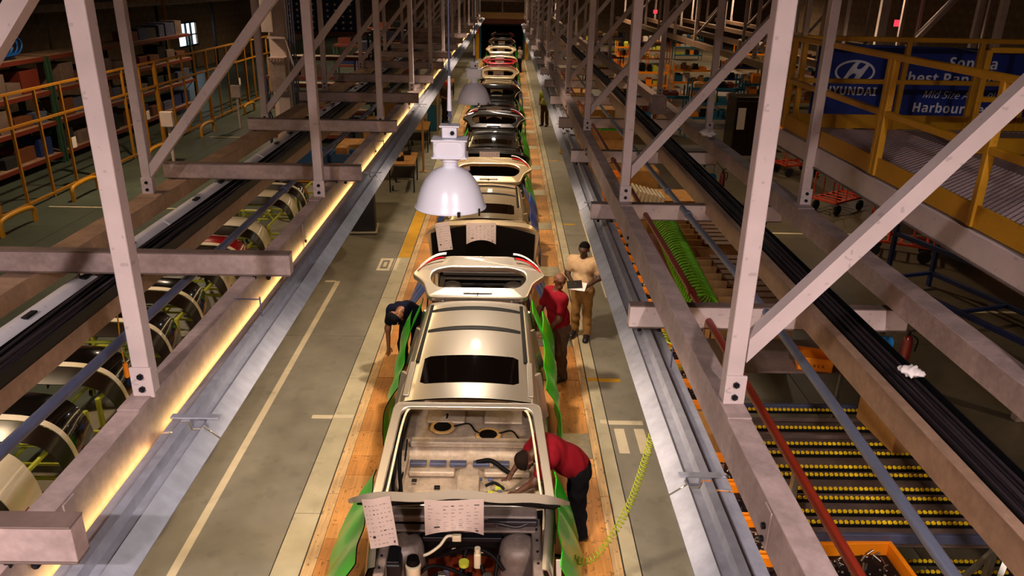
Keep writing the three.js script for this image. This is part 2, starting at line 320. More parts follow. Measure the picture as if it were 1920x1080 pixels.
for (let k = 0; k < NF; k++) {
  for (const [x, n] of ROWS) hangColumn(x, ZC(k), `${NTH[k]} pale hanging steel column from the camera in the ${n}`, 'hanging columns of the ' + n);
  for (const [xa, ya, xb, n] of [[-4.142, 3.88, -2.248, 'left'], [1.483, 3.96, 3.512, 'right']]) {
    const t = thing('diagonal_brace', `${NTH[k]} pale diagonal brace from the camera across the ${n} frames`, 'brace', [xa, ya, ZC(k)], 0, n + ' diagonal braces');
    const L = V(xb - xa, (xb - xa) * 1.2, 0), w = .1;
    const hv = .078; part('strut', extr(poly([[0, -hv], [L.x, L.y - hv], [L.x, L.y + hv], [0, hv]]), w).translate(0, 0, -w / 2), M.column, t);
  }
}
// long beams
const ZN = 2.4, ZF = -66;
function longBeam(label, x0, x1, y0, y1, m, joints = true, inner = 0) {
  const t = thing('long_beam', label, 'beam');
  part('girder', rbox(x1 - x0, y1 - y0, ZN - ZF, .008, (x0 + x1) / 2, (y0 + y1) / 2, (ZN + ZF) / 2), m, t);
  if (joints) for (let k = 0; k < 8; k++) {
    const z = ZC(k) + .55, p = part('splice_plate', rbox(x1 - x0 - .004, .012, .36, .003, (x0 + x1) / 2, y1 + .006, ZC(k) + .06), m, t);
    if (inner) { const xf = inner > 0 ? x1 : x0; const q = part('splice_plate', rbox(.01, y1 - y0 - .03, .1, .003, xf + inner * .005, (y0 + y1) / 2, z + .5), m, t); for (const dy of [.05, .13]) part('bolt', bolts([[xf + inner * .018, y0 + dy, z + .5]], .018, 'x'), M.bolt, q); }
  }
  return t;
}
longBeam('mauve grey girder carrying the left inner columns, lit gold along its foot', -2.275, -2.14, 3.25, 3.6, M.beam, true, 1);
longBeam('brown outer girder under the left outer columns', -4.28, -4.02, 3.42, 3.6, M.beamTan);
longBeam('brown girder below the black cable tray on the left', -3.4, -3.28, 3.3, 3.47, M.beamTan, false);
longBeam('mauve grey girder carrying the right inner columns', 1.35, 1.5, 3.345, 3.6, M.beam, true, -1);
longBeam('tan girder beside the black cable tray on the right', 2.64, 2.72, 3.22, 3.44, M.beamTan, false);
longBeam('wide mauve girder under the right outer columns', 3.43, 3.63, 3.38, 3.6, M.beam);
// cross beams: on top of the left girders, below the right ones
function crossBeam(x0, x1, y0, y1, z, label, group) {
  const t = thing('cross_beam', label, 'beam', [0, 0, z], 0, group);
  part('top_flange', rbox(x1 - x0, .012, .11, .004, (x0 + x1) / 2, y1 - .006, 0), M.beamDark, t);
  part('web', rbox(x1 - x0, y1 - y0 - .024, .1, .004, (x0 + x1) / 2, (y0 + y1) / 2, 0), x0 > 0 ? M.column : M.beam, t);
  part('bottom_flange', rbox(x1 - x0, .012, .11, .004, (x0 + x1) / 2, y0 + .006, 0), M.beamDark, t);
  for (const x of [x0 + .1, x0 + .28, x1 - .32, x1 - .2]) part('clamp_bolt', join([cyl(.014, .05, x, y0 - .012, .03, 6), cyl(.02, .02, x, y0 - .02, .03, 6)]), M.bolt, t);
  return t;
}
for (let k = 0; k < 16; k++) {
  crossBeam(k === 0 || k === 1 ? -6.2 : -4.32, -1.83, 3.61, 3.81, -2.72 - 3.4 * k - (k > 0 ? .12 : 0), `${NTH[k]} pale cross beam from the camera over the left girders`, 'left cross beams');
  if (k > 0) crossBeam(1.14, 3.66, 3.12, 3.34, -2.93 - 3.42 * k, `${NTH[k - 1]} pale cross beam from the camera under the right girders`, 'right cross beams');
}
// cable trays with bundles of black cable
function tray(x0, x1, y, label) {
  const t = thing('cable_tray', label, 'cable tray');
  part('pan', join([span(x0, x1, y, y + .006, ZN, ZF), span(x0, x0 + .006, y, y + .1, ZN, ZF), span(x1 - .006, x1, y, y + .1, ZN, ZF)]), M.blackMetal, t);
  for (let i = 0; i < 13; i++) {
    const pts = [], bx = rr(x0 + .02, x1 - .02), by = y + rr(.02, .1);
    for (let z = ZN; z > ZF; z -= 3) pts.push(V(Math.max(x0 + .018, Math.min(x1 - .018, bx + rr(-.035, .035))), by + rr(-.012, .02), z));
    part('cable', tube(pts, rr(.009, .016), 60, 6), M.cable, t);
  }
  return t;
}
tray(-3.5, -3.26, 3.475, 'black cable tray full of cables between the left girders');
tray(2.73, 2.99, 3.36, 'black cable tray heaped with cables between the right girders');
// pipes
function pipe(label, pts, r, m, collars = []) {
  const t = thing('pipe', label, 'pipe');
  part('run', tube(pts, r, 40, 14), m, t);
  for (const [x, y, z] of collars) part('collar', new THREE.CylinderGeometry(r * 1.35, r * 1.35, .09, 14).rotateX(Math.PI / 2).translate(x, y, z), m, t);
}
pipe('slate grey conduit running along the left frames above the bumpers', [[-2.9, 3.42, 2], [-2.9, 3.4, -20], [-2.86, 3.4, -45], [-2.86, 3.4, -65]], .038, M.galvPipe, [[-2.9, 3.41, -9.9], [-2.9, 3.4, -16.5]]);
pipe('blue grey conduit running along the right frames over the roller rack', [[2.24, 3.3, 2], [2.26, 3.3, -3], [2.36, 3.3, -6], [2.3, 3.3, -12], [2.22, 3.3, -30], [2.22, 3.3, -65]], .036, M.galvPipeR, [[2.34, 3.3, -9.4], [2.31, 3.3, -10.6]]);
pipe('rust red pipe running between the right girder and the roller rack', [[1.85, 3.2, 2], [1.86, 3.2, -12], [1.86, 3.2, -40], [1.86, 3.2, -65]], .032, M.redPipe, [[1.857, 3.2, -7], [1.86, 3.2, -13]]);
// shiny strip light seen from above on the left
for (let k = 0; k < 9; k++) {
  const t = thing('strip_light', `${NTH[k]} polished strip light housing from the camera on the left frames`, 'light fitting', [-3.68, 3.46, -1.12 - (k - 1) * 3.4], 0, 'left strip lights');
  part('housing', extr(rpoly([[-.13, 0], [-.09, .06], [-.03, .1], [.03, .1], [.09, .06], [.13, 0]], .02), 3.36).translate(0, 0, -3.38), M.reflector, t);
  part('hanger', rod(V(0, .09, -1.72), V(0, .16, -1.72), .012), M.steel, t);
  for (const z of [-.9, -1.75, -2.6]) part('slot_clip', rbox(.05, .02, .14, .004, .045, .1, z), M.blackMetal, t);
}

// ---------- car bodies on the line ----------
// local frame: x across, y up, z towards the camera; z = 0 is the front edge of the roof
const roofY = (x, z) => 1.735 - .055 * (x / .72) ** 2 - .016 * ((z + 1.35) / 1.4) ** 2;
const G = {};
G.roof = sheet(24, 30, (u, v) => { const z = -.02 - v * 2.78, w = .70 - .05 * v; const x = (u - .5) * 2 * w; return [x, roofY(x, z), z]; }, -.015);
G.glass = sheet(18, 10, (u, v) => { const k = Math.abs(u - .5) * 2, cut = k > .93 ? (k - .93) / .07 * .05 : 0; const z0 = -.36 - cut, z1 = -1.04 + cut, z = z0 + (z1 - z0) * v, x = (u - .5) * 1.14; return [x, roofY(x, z) + .01, z]; }, -.006);
G.roofBar = z0 => sheet(26, 4, (u, v) => { const x = (u - .5) * 1.22, z = z0 + .11 * (v - .5) - .05 * (1 - (x / .61) ** 2) + .03; return [x, roofY(x, z) + .012 + .012 * Math.sin(v * Math.PI) + .012 * (1 - (x / .61) ** 4), z]; }, -.012);
G.bar1 = G.roofBar(-1.82); G.bar2 = G.roofBar(-2.5);
G.side = s => sheet(30, 12, (u, v) => {   // lower body side, nose to tail
  const z = 1.8 - u * 4.85, prof = [[.84, .33], [.9, .42], [.945, .6], [.955, .8], [.94, .95], [.9, 1.06], [.84, 1.09]];
  const k = v * 6, i = Math.min(5, Math.floor(k)), f = k - i, nar = z > 1 ? (z - 1) * .09 : z < -2.2 ? (z + 2.2) * -.1 : 0;
  const arch = (zc) => { const d = 1 - ((z - zc) / .42) ** 2; return d > 0 ? .36 * Math.sqrt(d) : 0; };
  let y = prof[i][1] + (prof[i + 1][1] - prof[i][1]) * f; const x = prof[i][0] + (prof[i + 1][0] - prof[i][0]) * f - nar;
  const a = Math.max(arch(1.25), arch(-2.0)); if (a > 0) y = Math.max(y, .33 + a * (1 - v * .2)); if (z > 1) y -= (z - 1) * .12 * v;
  return [s * x, y, z];
}, s * .014);
G.sideL = G.side(-1); G.sideR = G.side(1);
G.railTop = s => bar(V(s * .735, 1.655, 0), V(s * .70, 1.61, -2.85), .1, .07, .02);
G.pillar = (s, a, b, w) => bar(V(s * a[0], a[1], a[2]), V(s * b[0], b[1], b[2]), w, .06, .015);
// windscreen frame: ring in the windscreen plane
G.screen = (() => {
  const sh = rpoly([[-.93, 0], [.93, 0], [.79, 1.17], [-.79, 1.17]], .1);
  sh.holes.push(rpoly([[-.85, .05], [.85, .05], [.715, 1.125], [-.715, 1.125]], .12));
  const g = extr(sh, .05, .008, 8);
  const a = Math.atan2(1.0, .6);
  g.rotateX(-a); g.translate(0, 1.06, 1.0);
  return bend(g, v => { v.z += .10 * (1 - (v.x / .93) ** 2) * .5; });
})();
G.seal = tube([[-.79, 1.13, .9], [-.8, 1.12, .93], [0, 1.12, 1.0], [.8, 1.12, .93], [.79, 1.14, .88], [.665, 1.615, .1], [.62, 1.645, .06], [0, 1.67, .08], [-.62, 1.645, .06], [-.665, 1.615, .1]], .014, 90, 6, true);
G.pan = sheet(24, 36, (u, v) => { const x = (u - .5) * 1.66, z = .95 - v * 3.45; let y = .44 + .05 * Math.exp(-((x / .12) ** 2)) * (z > -.5 ? 2.6 : 1); if (z < -.75) y += .17 * cl((-.75 - z) / .12); if (z < -1.75) y += .1 * cl((-1.75 - z) / .1); y += .008 * Math.sin(x * 34) * Math.sin(z * 9); return [x, y, z]; }, .02);
G.bulk = sheet(16, 8, (u, v) => [(u - .5) * 1.6, .65 + v * .42, -2.5 + .06 * Math.sin(v * 3)], .02);
G.fire = sheet(16, 8, (u, v) => [(u - .5) * 1.62, .4 + v * .62, .98 + .05 * Math.sin(u * 9)], .02);
// tailgate: flat outline with a window, bent, then swung up about its hinge
G.gate = (() => {
  const sh = rpoly([[-.70, 0], [.70, 0], [.80, .38], [.99, .62], [.93, .72], [.86, .98], [.5, 1.12], [-.5, 1.12], [-.86, .98], [-.93, .72], [-.99, .62], [-.80, .38]], .09);
  sh.holes.push(rpoly([[-.6, .19], [.6, .19], [.74, .42], [.72, .66], [.5, .74], [-.5, .74], [-.72, .66], [-.74, .42]], .12));
  const g = extr(sh, .05, .02, 8); g.rotateX(-Math.PI / 2);           // y up, -z away
  return bend(g, v => { v.y += .07 * (1 - (v.x / .95) ** 2) - (-v.z > .8 ? (-v.z - .8) * .25 : 0); });
})();
G.hood = sheet(28, 16, (u, v) => { const x = (u - .5) * 2 * (.93 + .07 * v), k = Math.abs(u - .5) * 2, tip = k > .8 ? (k - .8) / .2 : 0; const L = 1.06 - .1 * k * k - .16 * tip * tip; return [x, .05 * (1 - k * k) + .012 * Math.cos(k * 9) * (v > .3 ? 1 : 0) - .02 * v * v, v * L]; }, -.02);
G.hoodLip = sheet(28, 4, (u, v) => { const k = Math.abs(u - .5) * 2, tip = k > .8 ? (k - .8) / .2 : 0, L = 1.06 - .1 * k * k - .16 * tip * tip, x = (u - .5) * 2 * 1.0; return [x, .05 * (1 - k * k) + .012 * Math.cos(k * 9) - .02 + .02 - v * .075 * (1 - tip * .6), L + .012 - v * .03]; }, .012);
G.hoodPad = sheet(16, 10, (u, v) => { const k = Math.abs(u - .5) * 2; return [(u - .5) * 1.84, -.046 + .05 * (1 - k * k) - .02 * v * v, .05 + v * (.95 - .16 * k * k)]; }, .016);
const hang = (w, h, curl) => sheet(10, 8, (u, v) => [(u - .5) * w, -v * h, .02 + .03 * v + curl * v * v * (u - .5) ** 2 * 4 + .012 * Math.sin(u * 5)], .002);
G.paperBig = bend(hang(.52, .40, -.05), v => { const k = v.x / .26; if (v.y < -.2) v.y += (1 - k * k) * .10 * ((-v.y - .2) / .2); });
G.paperSmall = hang(.25, .5, .02).rotateZ(.13);
G.cover = (s, z0, z1, flare, top, bulge = 0) => sheet(22, 12, (u, v) => { const z = z0 + (z1 - z0) * u; const h = top(u) * (1 - v) + .3 * v; return [s * (.955 + .03 * Math.sin(v * 3) + flare * v ** 1.1 + bulge * Math.sin(Math.min(1, v * 2.2) * 1.57) + .012 * Math.sin(u * 17 + v * 4)), h - .03 * Math.sin(u * 3.1) * v, z]; }, s * .012);
for (const s of [-1, 1]) {
  G['fcover' + s] = G.cover(s, .5, 1.82, s < 0 ? .46 : .3, u => 1.15 - .1 * u);
  G['rcover' + s] = G.cover(s, -3.0, -1.2, .06, u => 1.5 - .3 * Math.min(1, u * 1.6), .14);
  G['rtip' + s] = sheet(8, 6, (u, v) => [s * (.80 + .14 * v), 1.68 - .3 * v, -3.0 + .5 * u + .1 * v], s * .01);
}
function printTex(w, h, seedv) { // an unreadable table of grey print
  const c = document.createElement('canvas'); c.width = w; c.height = h; const x = c.getContext('2d'); let s = seedv; const R = () => (s = (s * 16807) % 2147483647) / 2147483647;
  x.fillStyle = '#d9cdc8'; x.fillRect(0, 0, w, h);
  for (let j = 0; j < 10; j++) for (let i = 0; i < 7; i++) { x.fillStyle = R() > .9 ? '#2a2428' : '#9b9096'; if (R() > .25) x.fillRect(w * (.06 + i * .13), h * (.06 + j * .088), w * (.03 + .06 * R()), h * (.012 + .012 * R())); }
  x.fillStyle = '#1c181b'; x.fillRect(w * .16, h * .2, w * .1, h * .05); x.fillRect(w * .86, h * .05, w * .05, h * .05);
  const t = new THREE.CanvasTexture(c); t.colorSpace = THREE.SRGBColorSpace; return t;
}
M.print1 = mat(0xbcb2b0, .85); M.print1.map = printTex(256, 192, 11); M.print2 = mat(0xbcb2b0, .85); M.print2.map = printTex(128, 256, 77);
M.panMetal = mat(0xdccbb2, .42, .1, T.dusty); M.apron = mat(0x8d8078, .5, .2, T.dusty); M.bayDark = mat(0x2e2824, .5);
M.greenCover = mat(0x22b814, .32, 0, null, { clearcoat: .4 }); M.blueCover = mat(0x2c4fa0, .4, 0, null, { clearcoat: .3 });
M.tailRed = mat(0xb01018, .15, 0, null, { clearcoat: 1 }); M.tailClear = mat(0xd9c9c4, .15, 0, null, { clearcoat: 1 });
const carPaint = (c, met = .35) => mat(c, .32, met, null, { clearcoat: 1, clearcoatRoughness: .06 });
M.silver = carPaint(0xb3aa9c, .7); M.champagne = carPaint(0xc6b08c, .6); M.blackPaint = carPaint(0x1b130e, .2); M.redPaint = carPaint(0x9c0c18, .1); M.whitePaint = carPaint(0xd8c9a8, .05);
M.wood = mat(0xc49a5a, .6);
const lines = (list, r) => join(list.map(p => tube(p, r, 20, 6)));
function makeCar(o) {
  const t = thing('car_body', o.label, 'car', [-.37, 0, o.z], 0, 'car bodies on the line');
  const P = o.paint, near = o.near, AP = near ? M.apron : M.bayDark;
  part('roof', G.roof, P, t);
  const gl = part('sunroof_glass', G.glass, M.glassDark, t); gl.userData.label = 'black glass sunroof panel';
  part('roof_bar', G.bar1, M.black, t); part('roof_bar', G.bar2, M.black, t);
  for (const s of [-1, 1]) {
    part('roof_rail', bar(V(s * .655, 1.712, -.9), V(s * .63, 1.69, -2.7), .045, .03, .01), M.black, t);
    part('roof_side', sheet(24, 5, (u, v) => { const z = -.0 - u * 2.85; return [s * (.68 - .05 * u * .9 + .13 * v), 1.695 - .03 * ((z + 1.35) / 1.4) ** 2 + .012 * Math.sin(v * 3) - .14 * v * v, z]; }, s * -.02), P, t);
    part('roof_strip', bar(V(s * .70, 1.70, -.12), V(s * .70, 1.715, -.9), .065, .012, .005), P, t);
    part('body_side', s < 0 ? G.sideL : G.sideR, P, t);
    part('centre_pillar', G.pillar(s, [.79, 1.6, -.85], [.9, 1.05, -.75], .12), P, t);
    part('rear_pillar', G.pillar(s, [.75, 1.57, -2.15], [.9, 1.05, -2.05], .16), P, t);
    part('corner_pillar', G.pillar(s, [.71, 1.58, -2.8], [.85, 1.0, -2.95], .14), P, t);
    part('inner_sill', rbox(.1, .14, 3.2, .02, s * .82, .47, -.7), M.panMetal, t);
    const fc = part('fender_cover', G['fcover' + s], o.cover, t); fc.userData.label = o.coverName + ' protective fender cover';
    const rc = part('quarter_cover', G['rcover' + s], o.cover, t); rc.userData.label = o.coverName + ' protective rear quarter cover';
    part('cover_tip', G['rtip' + s], o.cover, t);
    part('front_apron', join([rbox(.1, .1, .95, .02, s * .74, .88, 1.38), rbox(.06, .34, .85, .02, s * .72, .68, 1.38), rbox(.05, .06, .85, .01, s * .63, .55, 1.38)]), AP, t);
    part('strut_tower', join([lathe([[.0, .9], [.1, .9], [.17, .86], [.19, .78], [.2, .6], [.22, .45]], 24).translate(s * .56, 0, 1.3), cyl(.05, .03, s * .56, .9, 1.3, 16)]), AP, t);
  }
  part('windscreen_frame', G.screen, P, t);
  if (near) part('windscreen_seal', G.seal, M.whitePaint, t);
  const pan = part('floor_pan', G.pan, M.panMetal, t);
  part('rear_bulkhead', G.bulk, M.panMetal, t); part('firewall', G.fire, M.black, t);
  if (near) {
    const det = [];
    for (const [x, y, z, w, h, d] of [[0, .6, .05, .26, .12, .34], [0, .58, -.2, .24, .1, .14], [-.45, .52, -.35, .55, .07, .1], [.45, .52, -.35, .55, .07, .1], [-.42, .5, .25, .4, .05, .5], [.42, .5, .25, .4, .05, .5], [0, .66, -.78, 1.5, .08, .12], [-.35, .68, -1.4, .5, .04, .4], [.4, .68, -1.4, .5, .04, .4], [-.3, .53, .62, .5, .03, .1], [.35, .53, .62, .4, .03, .1]]) part('pan_stiffener', rbox(w, h, d, .02, x, y, z), M.panMetal, pan);
    for (const x of [-.62, -.38, -.14, .14, .38]) part('seat_bracket', rbox(.2, .045, .08, .008, x, .6, -.42), M.galvPipe, pan);
    for (const s of [-1, 1]) part('wheel_house', lathe([[0, .34], [.12, .33], [.24, .24], [.3, 0]], 20).translate(s * .66, .62, -1.95), M.panMetal, pan);
    for (const [x, z] of [[-.38, -1.1], [.21, -.93]]) { const r = part('tank_cover_ring', new THREE.TorusGeometry(.135, .03, 10, 30).rotateX(Math.PI / 2).scale(1, .5, 1).translate(x, .68, z), M.wood, pan); part('opening', cyl(.125, .02, x, .68, z, 28), M.black, r); }
    part('wiring', lines([[[-.35, .68, -1.25], [-.33, .72, -1.35], [-.36, .68, -1.4]], [[-.24, .69, -1.1], [-.05, .7, -1.16], [.05, .7, -.98], [.1, .69, -.95]], [[.34, .69, -.95], [.5, .7, -1.0], [.6, .68, -.85]], [[-.85, .8, .6], [-.8, .55, .3], [-.78, .6, -.1], [-.8, .5, -.5], [-.78, .75, -.7]], [[.1, .7, -2.3], [0, .8, -2.42], [.12, .95, -2.44]], [[-.1, .95, -2.43], [.05, .88, -2.42], [.1, .8, -2.4]]], .011), M.black, t);
    part('harness', join([tube([[.08, .62, -.42], [.25, .66, -.4], [.42, .6, -.3], [.5, .58, -.25]], .028, 24, 8), tube([[.2, .6, .02], [.3, .63, 0], [.42, .58, .05]], .018, 16, 6), tube([[-.12, .6, .55], [0, .66, .58], [.14, .62, .55], [.22, .64, .52]], .03, 16, 6)]), M.black, t);
    part('connector', join([rbox(.1, .05, .06, .01, .36, .58, .02), rbox(.07, .04, .05, .01, .26, .58, .12)]), M.lime, t);
    part('plug', join([rbox(.07, .08, .06, .02, .22, .6, .55), rbox(.12, .05, .06, .01, -.72, .52, .6)]), M.tailClear, t);
    for (const w of [[[-.74, 1.4, .2], [-.77, 1.1, .5], [-.79, .8, .45], [-.76, .6, .5]], [[-.72, 1.5, 0], [-.75, 1.0, .2], [-.73, .7, .3]]]) part('pillar_wire', tube(w, .022, 20, 6), M.black, t);
  }
  // engine bay
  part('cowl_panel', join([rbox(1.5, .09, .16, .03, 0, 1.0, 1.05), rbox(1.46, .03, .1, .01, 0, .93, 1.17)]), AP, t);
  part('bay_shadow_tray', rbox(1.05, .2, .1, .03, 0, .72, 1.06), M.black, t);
  part('bay_hoses', lines(near ? [[[-.1, .75, 1.3], [.1, .85, 1.35], [.3, .8, 1.4], [.42, .7, 1.5]], [[-.45, .6, 1.5], [-.3, .7, 1.45], [-.1, .62, 1.4], [.1, .6, 1.5], [.3, .55, 1.55]], [[.05, .8, 1.3], [0, .6, 1.45], [.05, .5, 1.6], [.3, .52, 1.65]], [[.3, .5, 1.7], [.45, .7, 1.6], [.5, .55, 1.7], [.62, .6, 1.65]], [[-.7, .5, 1.6], [-.55, .6, 1.66], [-.4, .5, 1.7], [-.25, .6, 1.6]], [[.2, .7, 1.42], [.26, .5, 1.55], [.2, .42, 1.7]], [[.36, .8, 1.4], [.34, .55, 1.6], [.42, .42, 1.7]]] : [[[-.4, .8, 1.3], [0, .9, 1.4], [.4, .75, 1.5]], [[-.5, .6, 1.5], [0, .7, 1.6], [.5, .6, 1.5]]], .02), M.black, t);
  part('front_crossmember', join([rbox(.42, .1, .12, .02, -.55, .36, 1.72), rbox(.4, .1, .12, .02, .58, .36, 1.72), rbox(.8, .05, .1, .01, 0, .82, 1.16)]), M.blackMetal, t);
  if (near) {
    part('coolant_pipe', join([tube([[-.5, .72, 1.32], [-.36, .74, 1.34], [-.22, .82, 1.3], [-.14, .9, 1.25], [-.05, .9, 1.25]], .016, 30, 8), rbox(.09, .07, .05, .01, -.05, .89, 1.26)]), M.whitePaint, t);
    const r = part('reservoir', join([cyl(.065, .16, -.45, .72, 1.55, 18, .075), cyl(.03, .06, -.45, .82, 1.55, 14)]), M.whitePaint, t); part('cap', cyl(.066, .06, -.45, .86, 1.55, 16, .055), M.black, r);
    part('fuse_box', join([rbox(.2, .18, .28, .02, -.66, .78, 1.5), rbox(.17, .03, .24, .01, -.66, .88, 1.5)]), M.blackMetal, t);
    part('washer_tank', join([rbox(.07, .18, .07, .02, .16, .74, 1.4), cyl(.03, .05, .16, .86, 1.4, 12)]), M.whitePaint, t);
    part('valve_block', join([rbox(.14, .12, .12, .02, .26, .58, 1.55), cyl(.045, .05, .26, .66, 1.55, 14), cyl(.025, .05, .24, .62, 1.63, 10)]), M.steel, t); part('valve_core', ball(.03, .27, .66, 1.6), M.wood, t);
    part('oil_cap', cyl(.05, .04, -.02 + .05, .74, 1.45, 14), M.lime, t);
    part('brake_unit', join([rbox(.12, .14, .12, .02, .64, .6, 1.62), cyl(.035, .14, .7, .62, 1.66, 12)]), M.black, t);
    part('cowl_wiring', join([rbox(.5, .07, .06, .02, .5, 1.0, 1.16), tube([[.2, .99, 1.16], [.35, 1.02, 1.2], [.55, .98, 1.2], [.7, 1.02, 1.16]], .018, 20, 6), rbox(.12, .06, .06, .01, .28, 1.0, 1.18)]), M.cable, t);
    for (let i = 0; i < 16; i++) { const x = rr(-.5, .5), z = rr(1.2, 1.75), y = rr(.42, .62); part('bay_fitting', i % 3 ? rbox(rr(.03, .09), rr(.03, .1), rr(.03, .07), .008, x, y, z) : cyl(rr(.015, .035), rr(.04, .1), x, y, z, 10), [M.blackMetal, M.steel, M.black, M.galvPipe][i % 4], t); }
    for (let i = 0; i < 9; i++) { const s = i % 2 ? 1 : -1, z = 1.1 + i * .08; part('apron_bolt', cyl(.012, .012, s * .74, .936, z, 8), M.blackMetal, t); }
    for (let i = 0; i < 14; i++) part('pan_clip', rbox(rr(.03, .07), .03, rr(.03, .06), .006, rr(-.7, .7), .5 + (i % 3) * .03, rr(-.3, .7)), [M.tailClear, M.blackMetal, M.galvPipe][i % 3], pan);
    for (const x of [-.5, .5]) part('bulkhead_pocket', rbox(.42, .22, .03, .03, x, .88, -2.44), M.apron, t);
    part('label_plate', rbox(.26, .05, .01, .004, .22, 1.0, 1.2), M.galvPipe, t);
    part('clip_tag', rbox(.05, .2, .012, .005, .98, .8, 1.62).rotateZ(.05), M.paper, t);
  }
  // hood, propped open
  const hp = new THREE.Group(); hp.name = 'hood'; hp.position.set(0, 1.09, 1.0); hp.rotation.x = -o.hood * Math.PI / 180; t.add(hp);
  hp.userData.label = 'open engine hood';
  part('hood_panel', G.hood, o.hoodPaint || P, hp); part('hood_lip', G.hoodLip, o.hoodPaint || P, hp); part('hood_pad', G.hoodPad, M.black, hp);
  // tailgate, swung up
  const gp = new THREE.Group(); gp.name = 'tailgate'; gp.position.set(0, 1.665, -2.9); gp.rotation.x = o.gate * Math.PI / 180; t.add(gp);
  gp.userData.label = 'raised tailgate without its glass';
  part('gate_panel', G.gate, P, gp);
  for (const s of [-1, 1]) { const l = part('tail_lamp', sheet(10, 4, (u, v) => [s * (.52 + .38 * u), .112 - .05 * u * u + .01 - .02 * v, -1.02 + .28 * u * u - .08 * v - .02], s * -.012), M.tailClear, gp); }
  for (const s of [-1, 1]) part('tail_lamp_red', sheet(10, 2, (u, v) => [s * (.55 + .38 * u), .125 - .05 * u * u, -.965 + .28 * u * u + .035 * v], s * .012), M.tailRed, gp);
  part('gate_emblem', join([tube([[-.07, .15, -.93], [-.02, .153, -.955], [.02, .15, -.93], [.07, .153, -.955]], .007, 16, 6)]), M.apron, gp);
  part('gate_trim', rbox(.42, .006, .08, .003, 0, .127, -.1), M.silver, gp);
  part('gate_hinge', join([rbox(.05, .04, .12, .01, -.5, .05, .02), rbox(.05, .04, .12, .01, .5, .05, .02), cyl(.012, .03, .0, .13, -.04, 10)]), M.blackMetal, gp);
  for (const s of [-1, 1]) part('gate_strut', rod(V(s * .74, 1.35, -2.85), V(s * .76, 1.78, -3.45), .012, 8), M.blackMetal, t);
  for (const [x, z] of [[-.6, 1.2], [.6, 1.2], [-.6, -2.2], [.6, -2.2]]) part('support_stand', join([rbox(.14, .03, .2, .005, x, .017, z), rbox(.08, .36, .1, .01, x, .2, z)]), M.blackMetal, t);
  // inspection sheets hung from the hood edge stay things of their own
  const a = o.hood * Math.PI / 180, hx = 1.06, ey = 1.09 + Math.sin(a) * hx + .02, ez = 1.0 + Math.cos(a) * hx + .01;
  const mk = (g, m, x, w, dy, dz) => { const s = solo('inspection_sheet', w, 'paper', g, m, 'inspection sheets on the hoods'); s.position.set(-.37 + x, ey + dy, o.z + ez + dz); };
  mk(G.paperBig, M.print1, -.03, `large printed inspection sheet hanging from the hood of ${o.which}`, -.01, .03);
  mk(G.paperSmall, M.print2, o.smallX || -.72, `narrow printed slip hanging from the left hood corner of ${o.which}`, -.03, -.01);
  return t;
}
const gr = M.greenCover, bl = M.blueCover;
makeCar({ z: -7.4, paint: M.silver, cover: gr, coverName: 'bright green', hood: 41, gate: 15, near: true, which: 'the nearest silver car', label: 'nearest silver car body with green covers, open engine bay and empty windscreen' });
makeCar({ z: -14.35, paint: M.champagne, cover: bl, coverName: 'blue', hood: 68, gate: 20, which: 'the second car', label: 'second car body, champagne with blue covers, hood up behind the silver one' });
makeCar({ z: -21.4, paint: M.blackPaint, hoodPaint: M.blackPaint, cover: gr, coverName: 'green', hood: 52, gate: 22, which: 'the third car', label: 'third car body in the line, black with a brown sheen and green covers' });
makeCar({ z: -28.2, paint: M.blackPaint, cover: gr, coverName: 'green', hood: 60, gate: 22, which: 'the fourth car', label: 'fourth car body in the line, black, hood and tailgate raised' });
makeCar({ z: -34.9, paint: M.champagne, cover: bl, coverName: 'blue', hood: 60, gate: 24, which: 'the fifth car', label: 'fifth car body in the line, champagne, in front of the red one' });
makeCar({ z: -41.7, paint: M.redPaint, cover: gr, coverName: 'green', hood: 55, gate: 12, which: 'the red car', label: 'red car body, sixth in the line' });
makeCar({ z: -48.6, paint: M.whitePaint, cover: gr, coverName: 'green', hood: 55, gate: 22, which: 'the cream car', label: 'cream white car body behind the red one in the line' });
makeCar({ z: -55.6, paint: M.blackPaint, cover: gr, coverName: 'green', hood: 55, gate: 22, which: 'the eighth car', label: 'dark car body, eighth in the line, near the portal' });
makeCar({ z: -62.6, paint: M.blackPaint, cover: gr, coverName: 'green', hood: 55, gate: 22, which: 'the farthest car', label: 'farthest dark car body, inside the portal' });

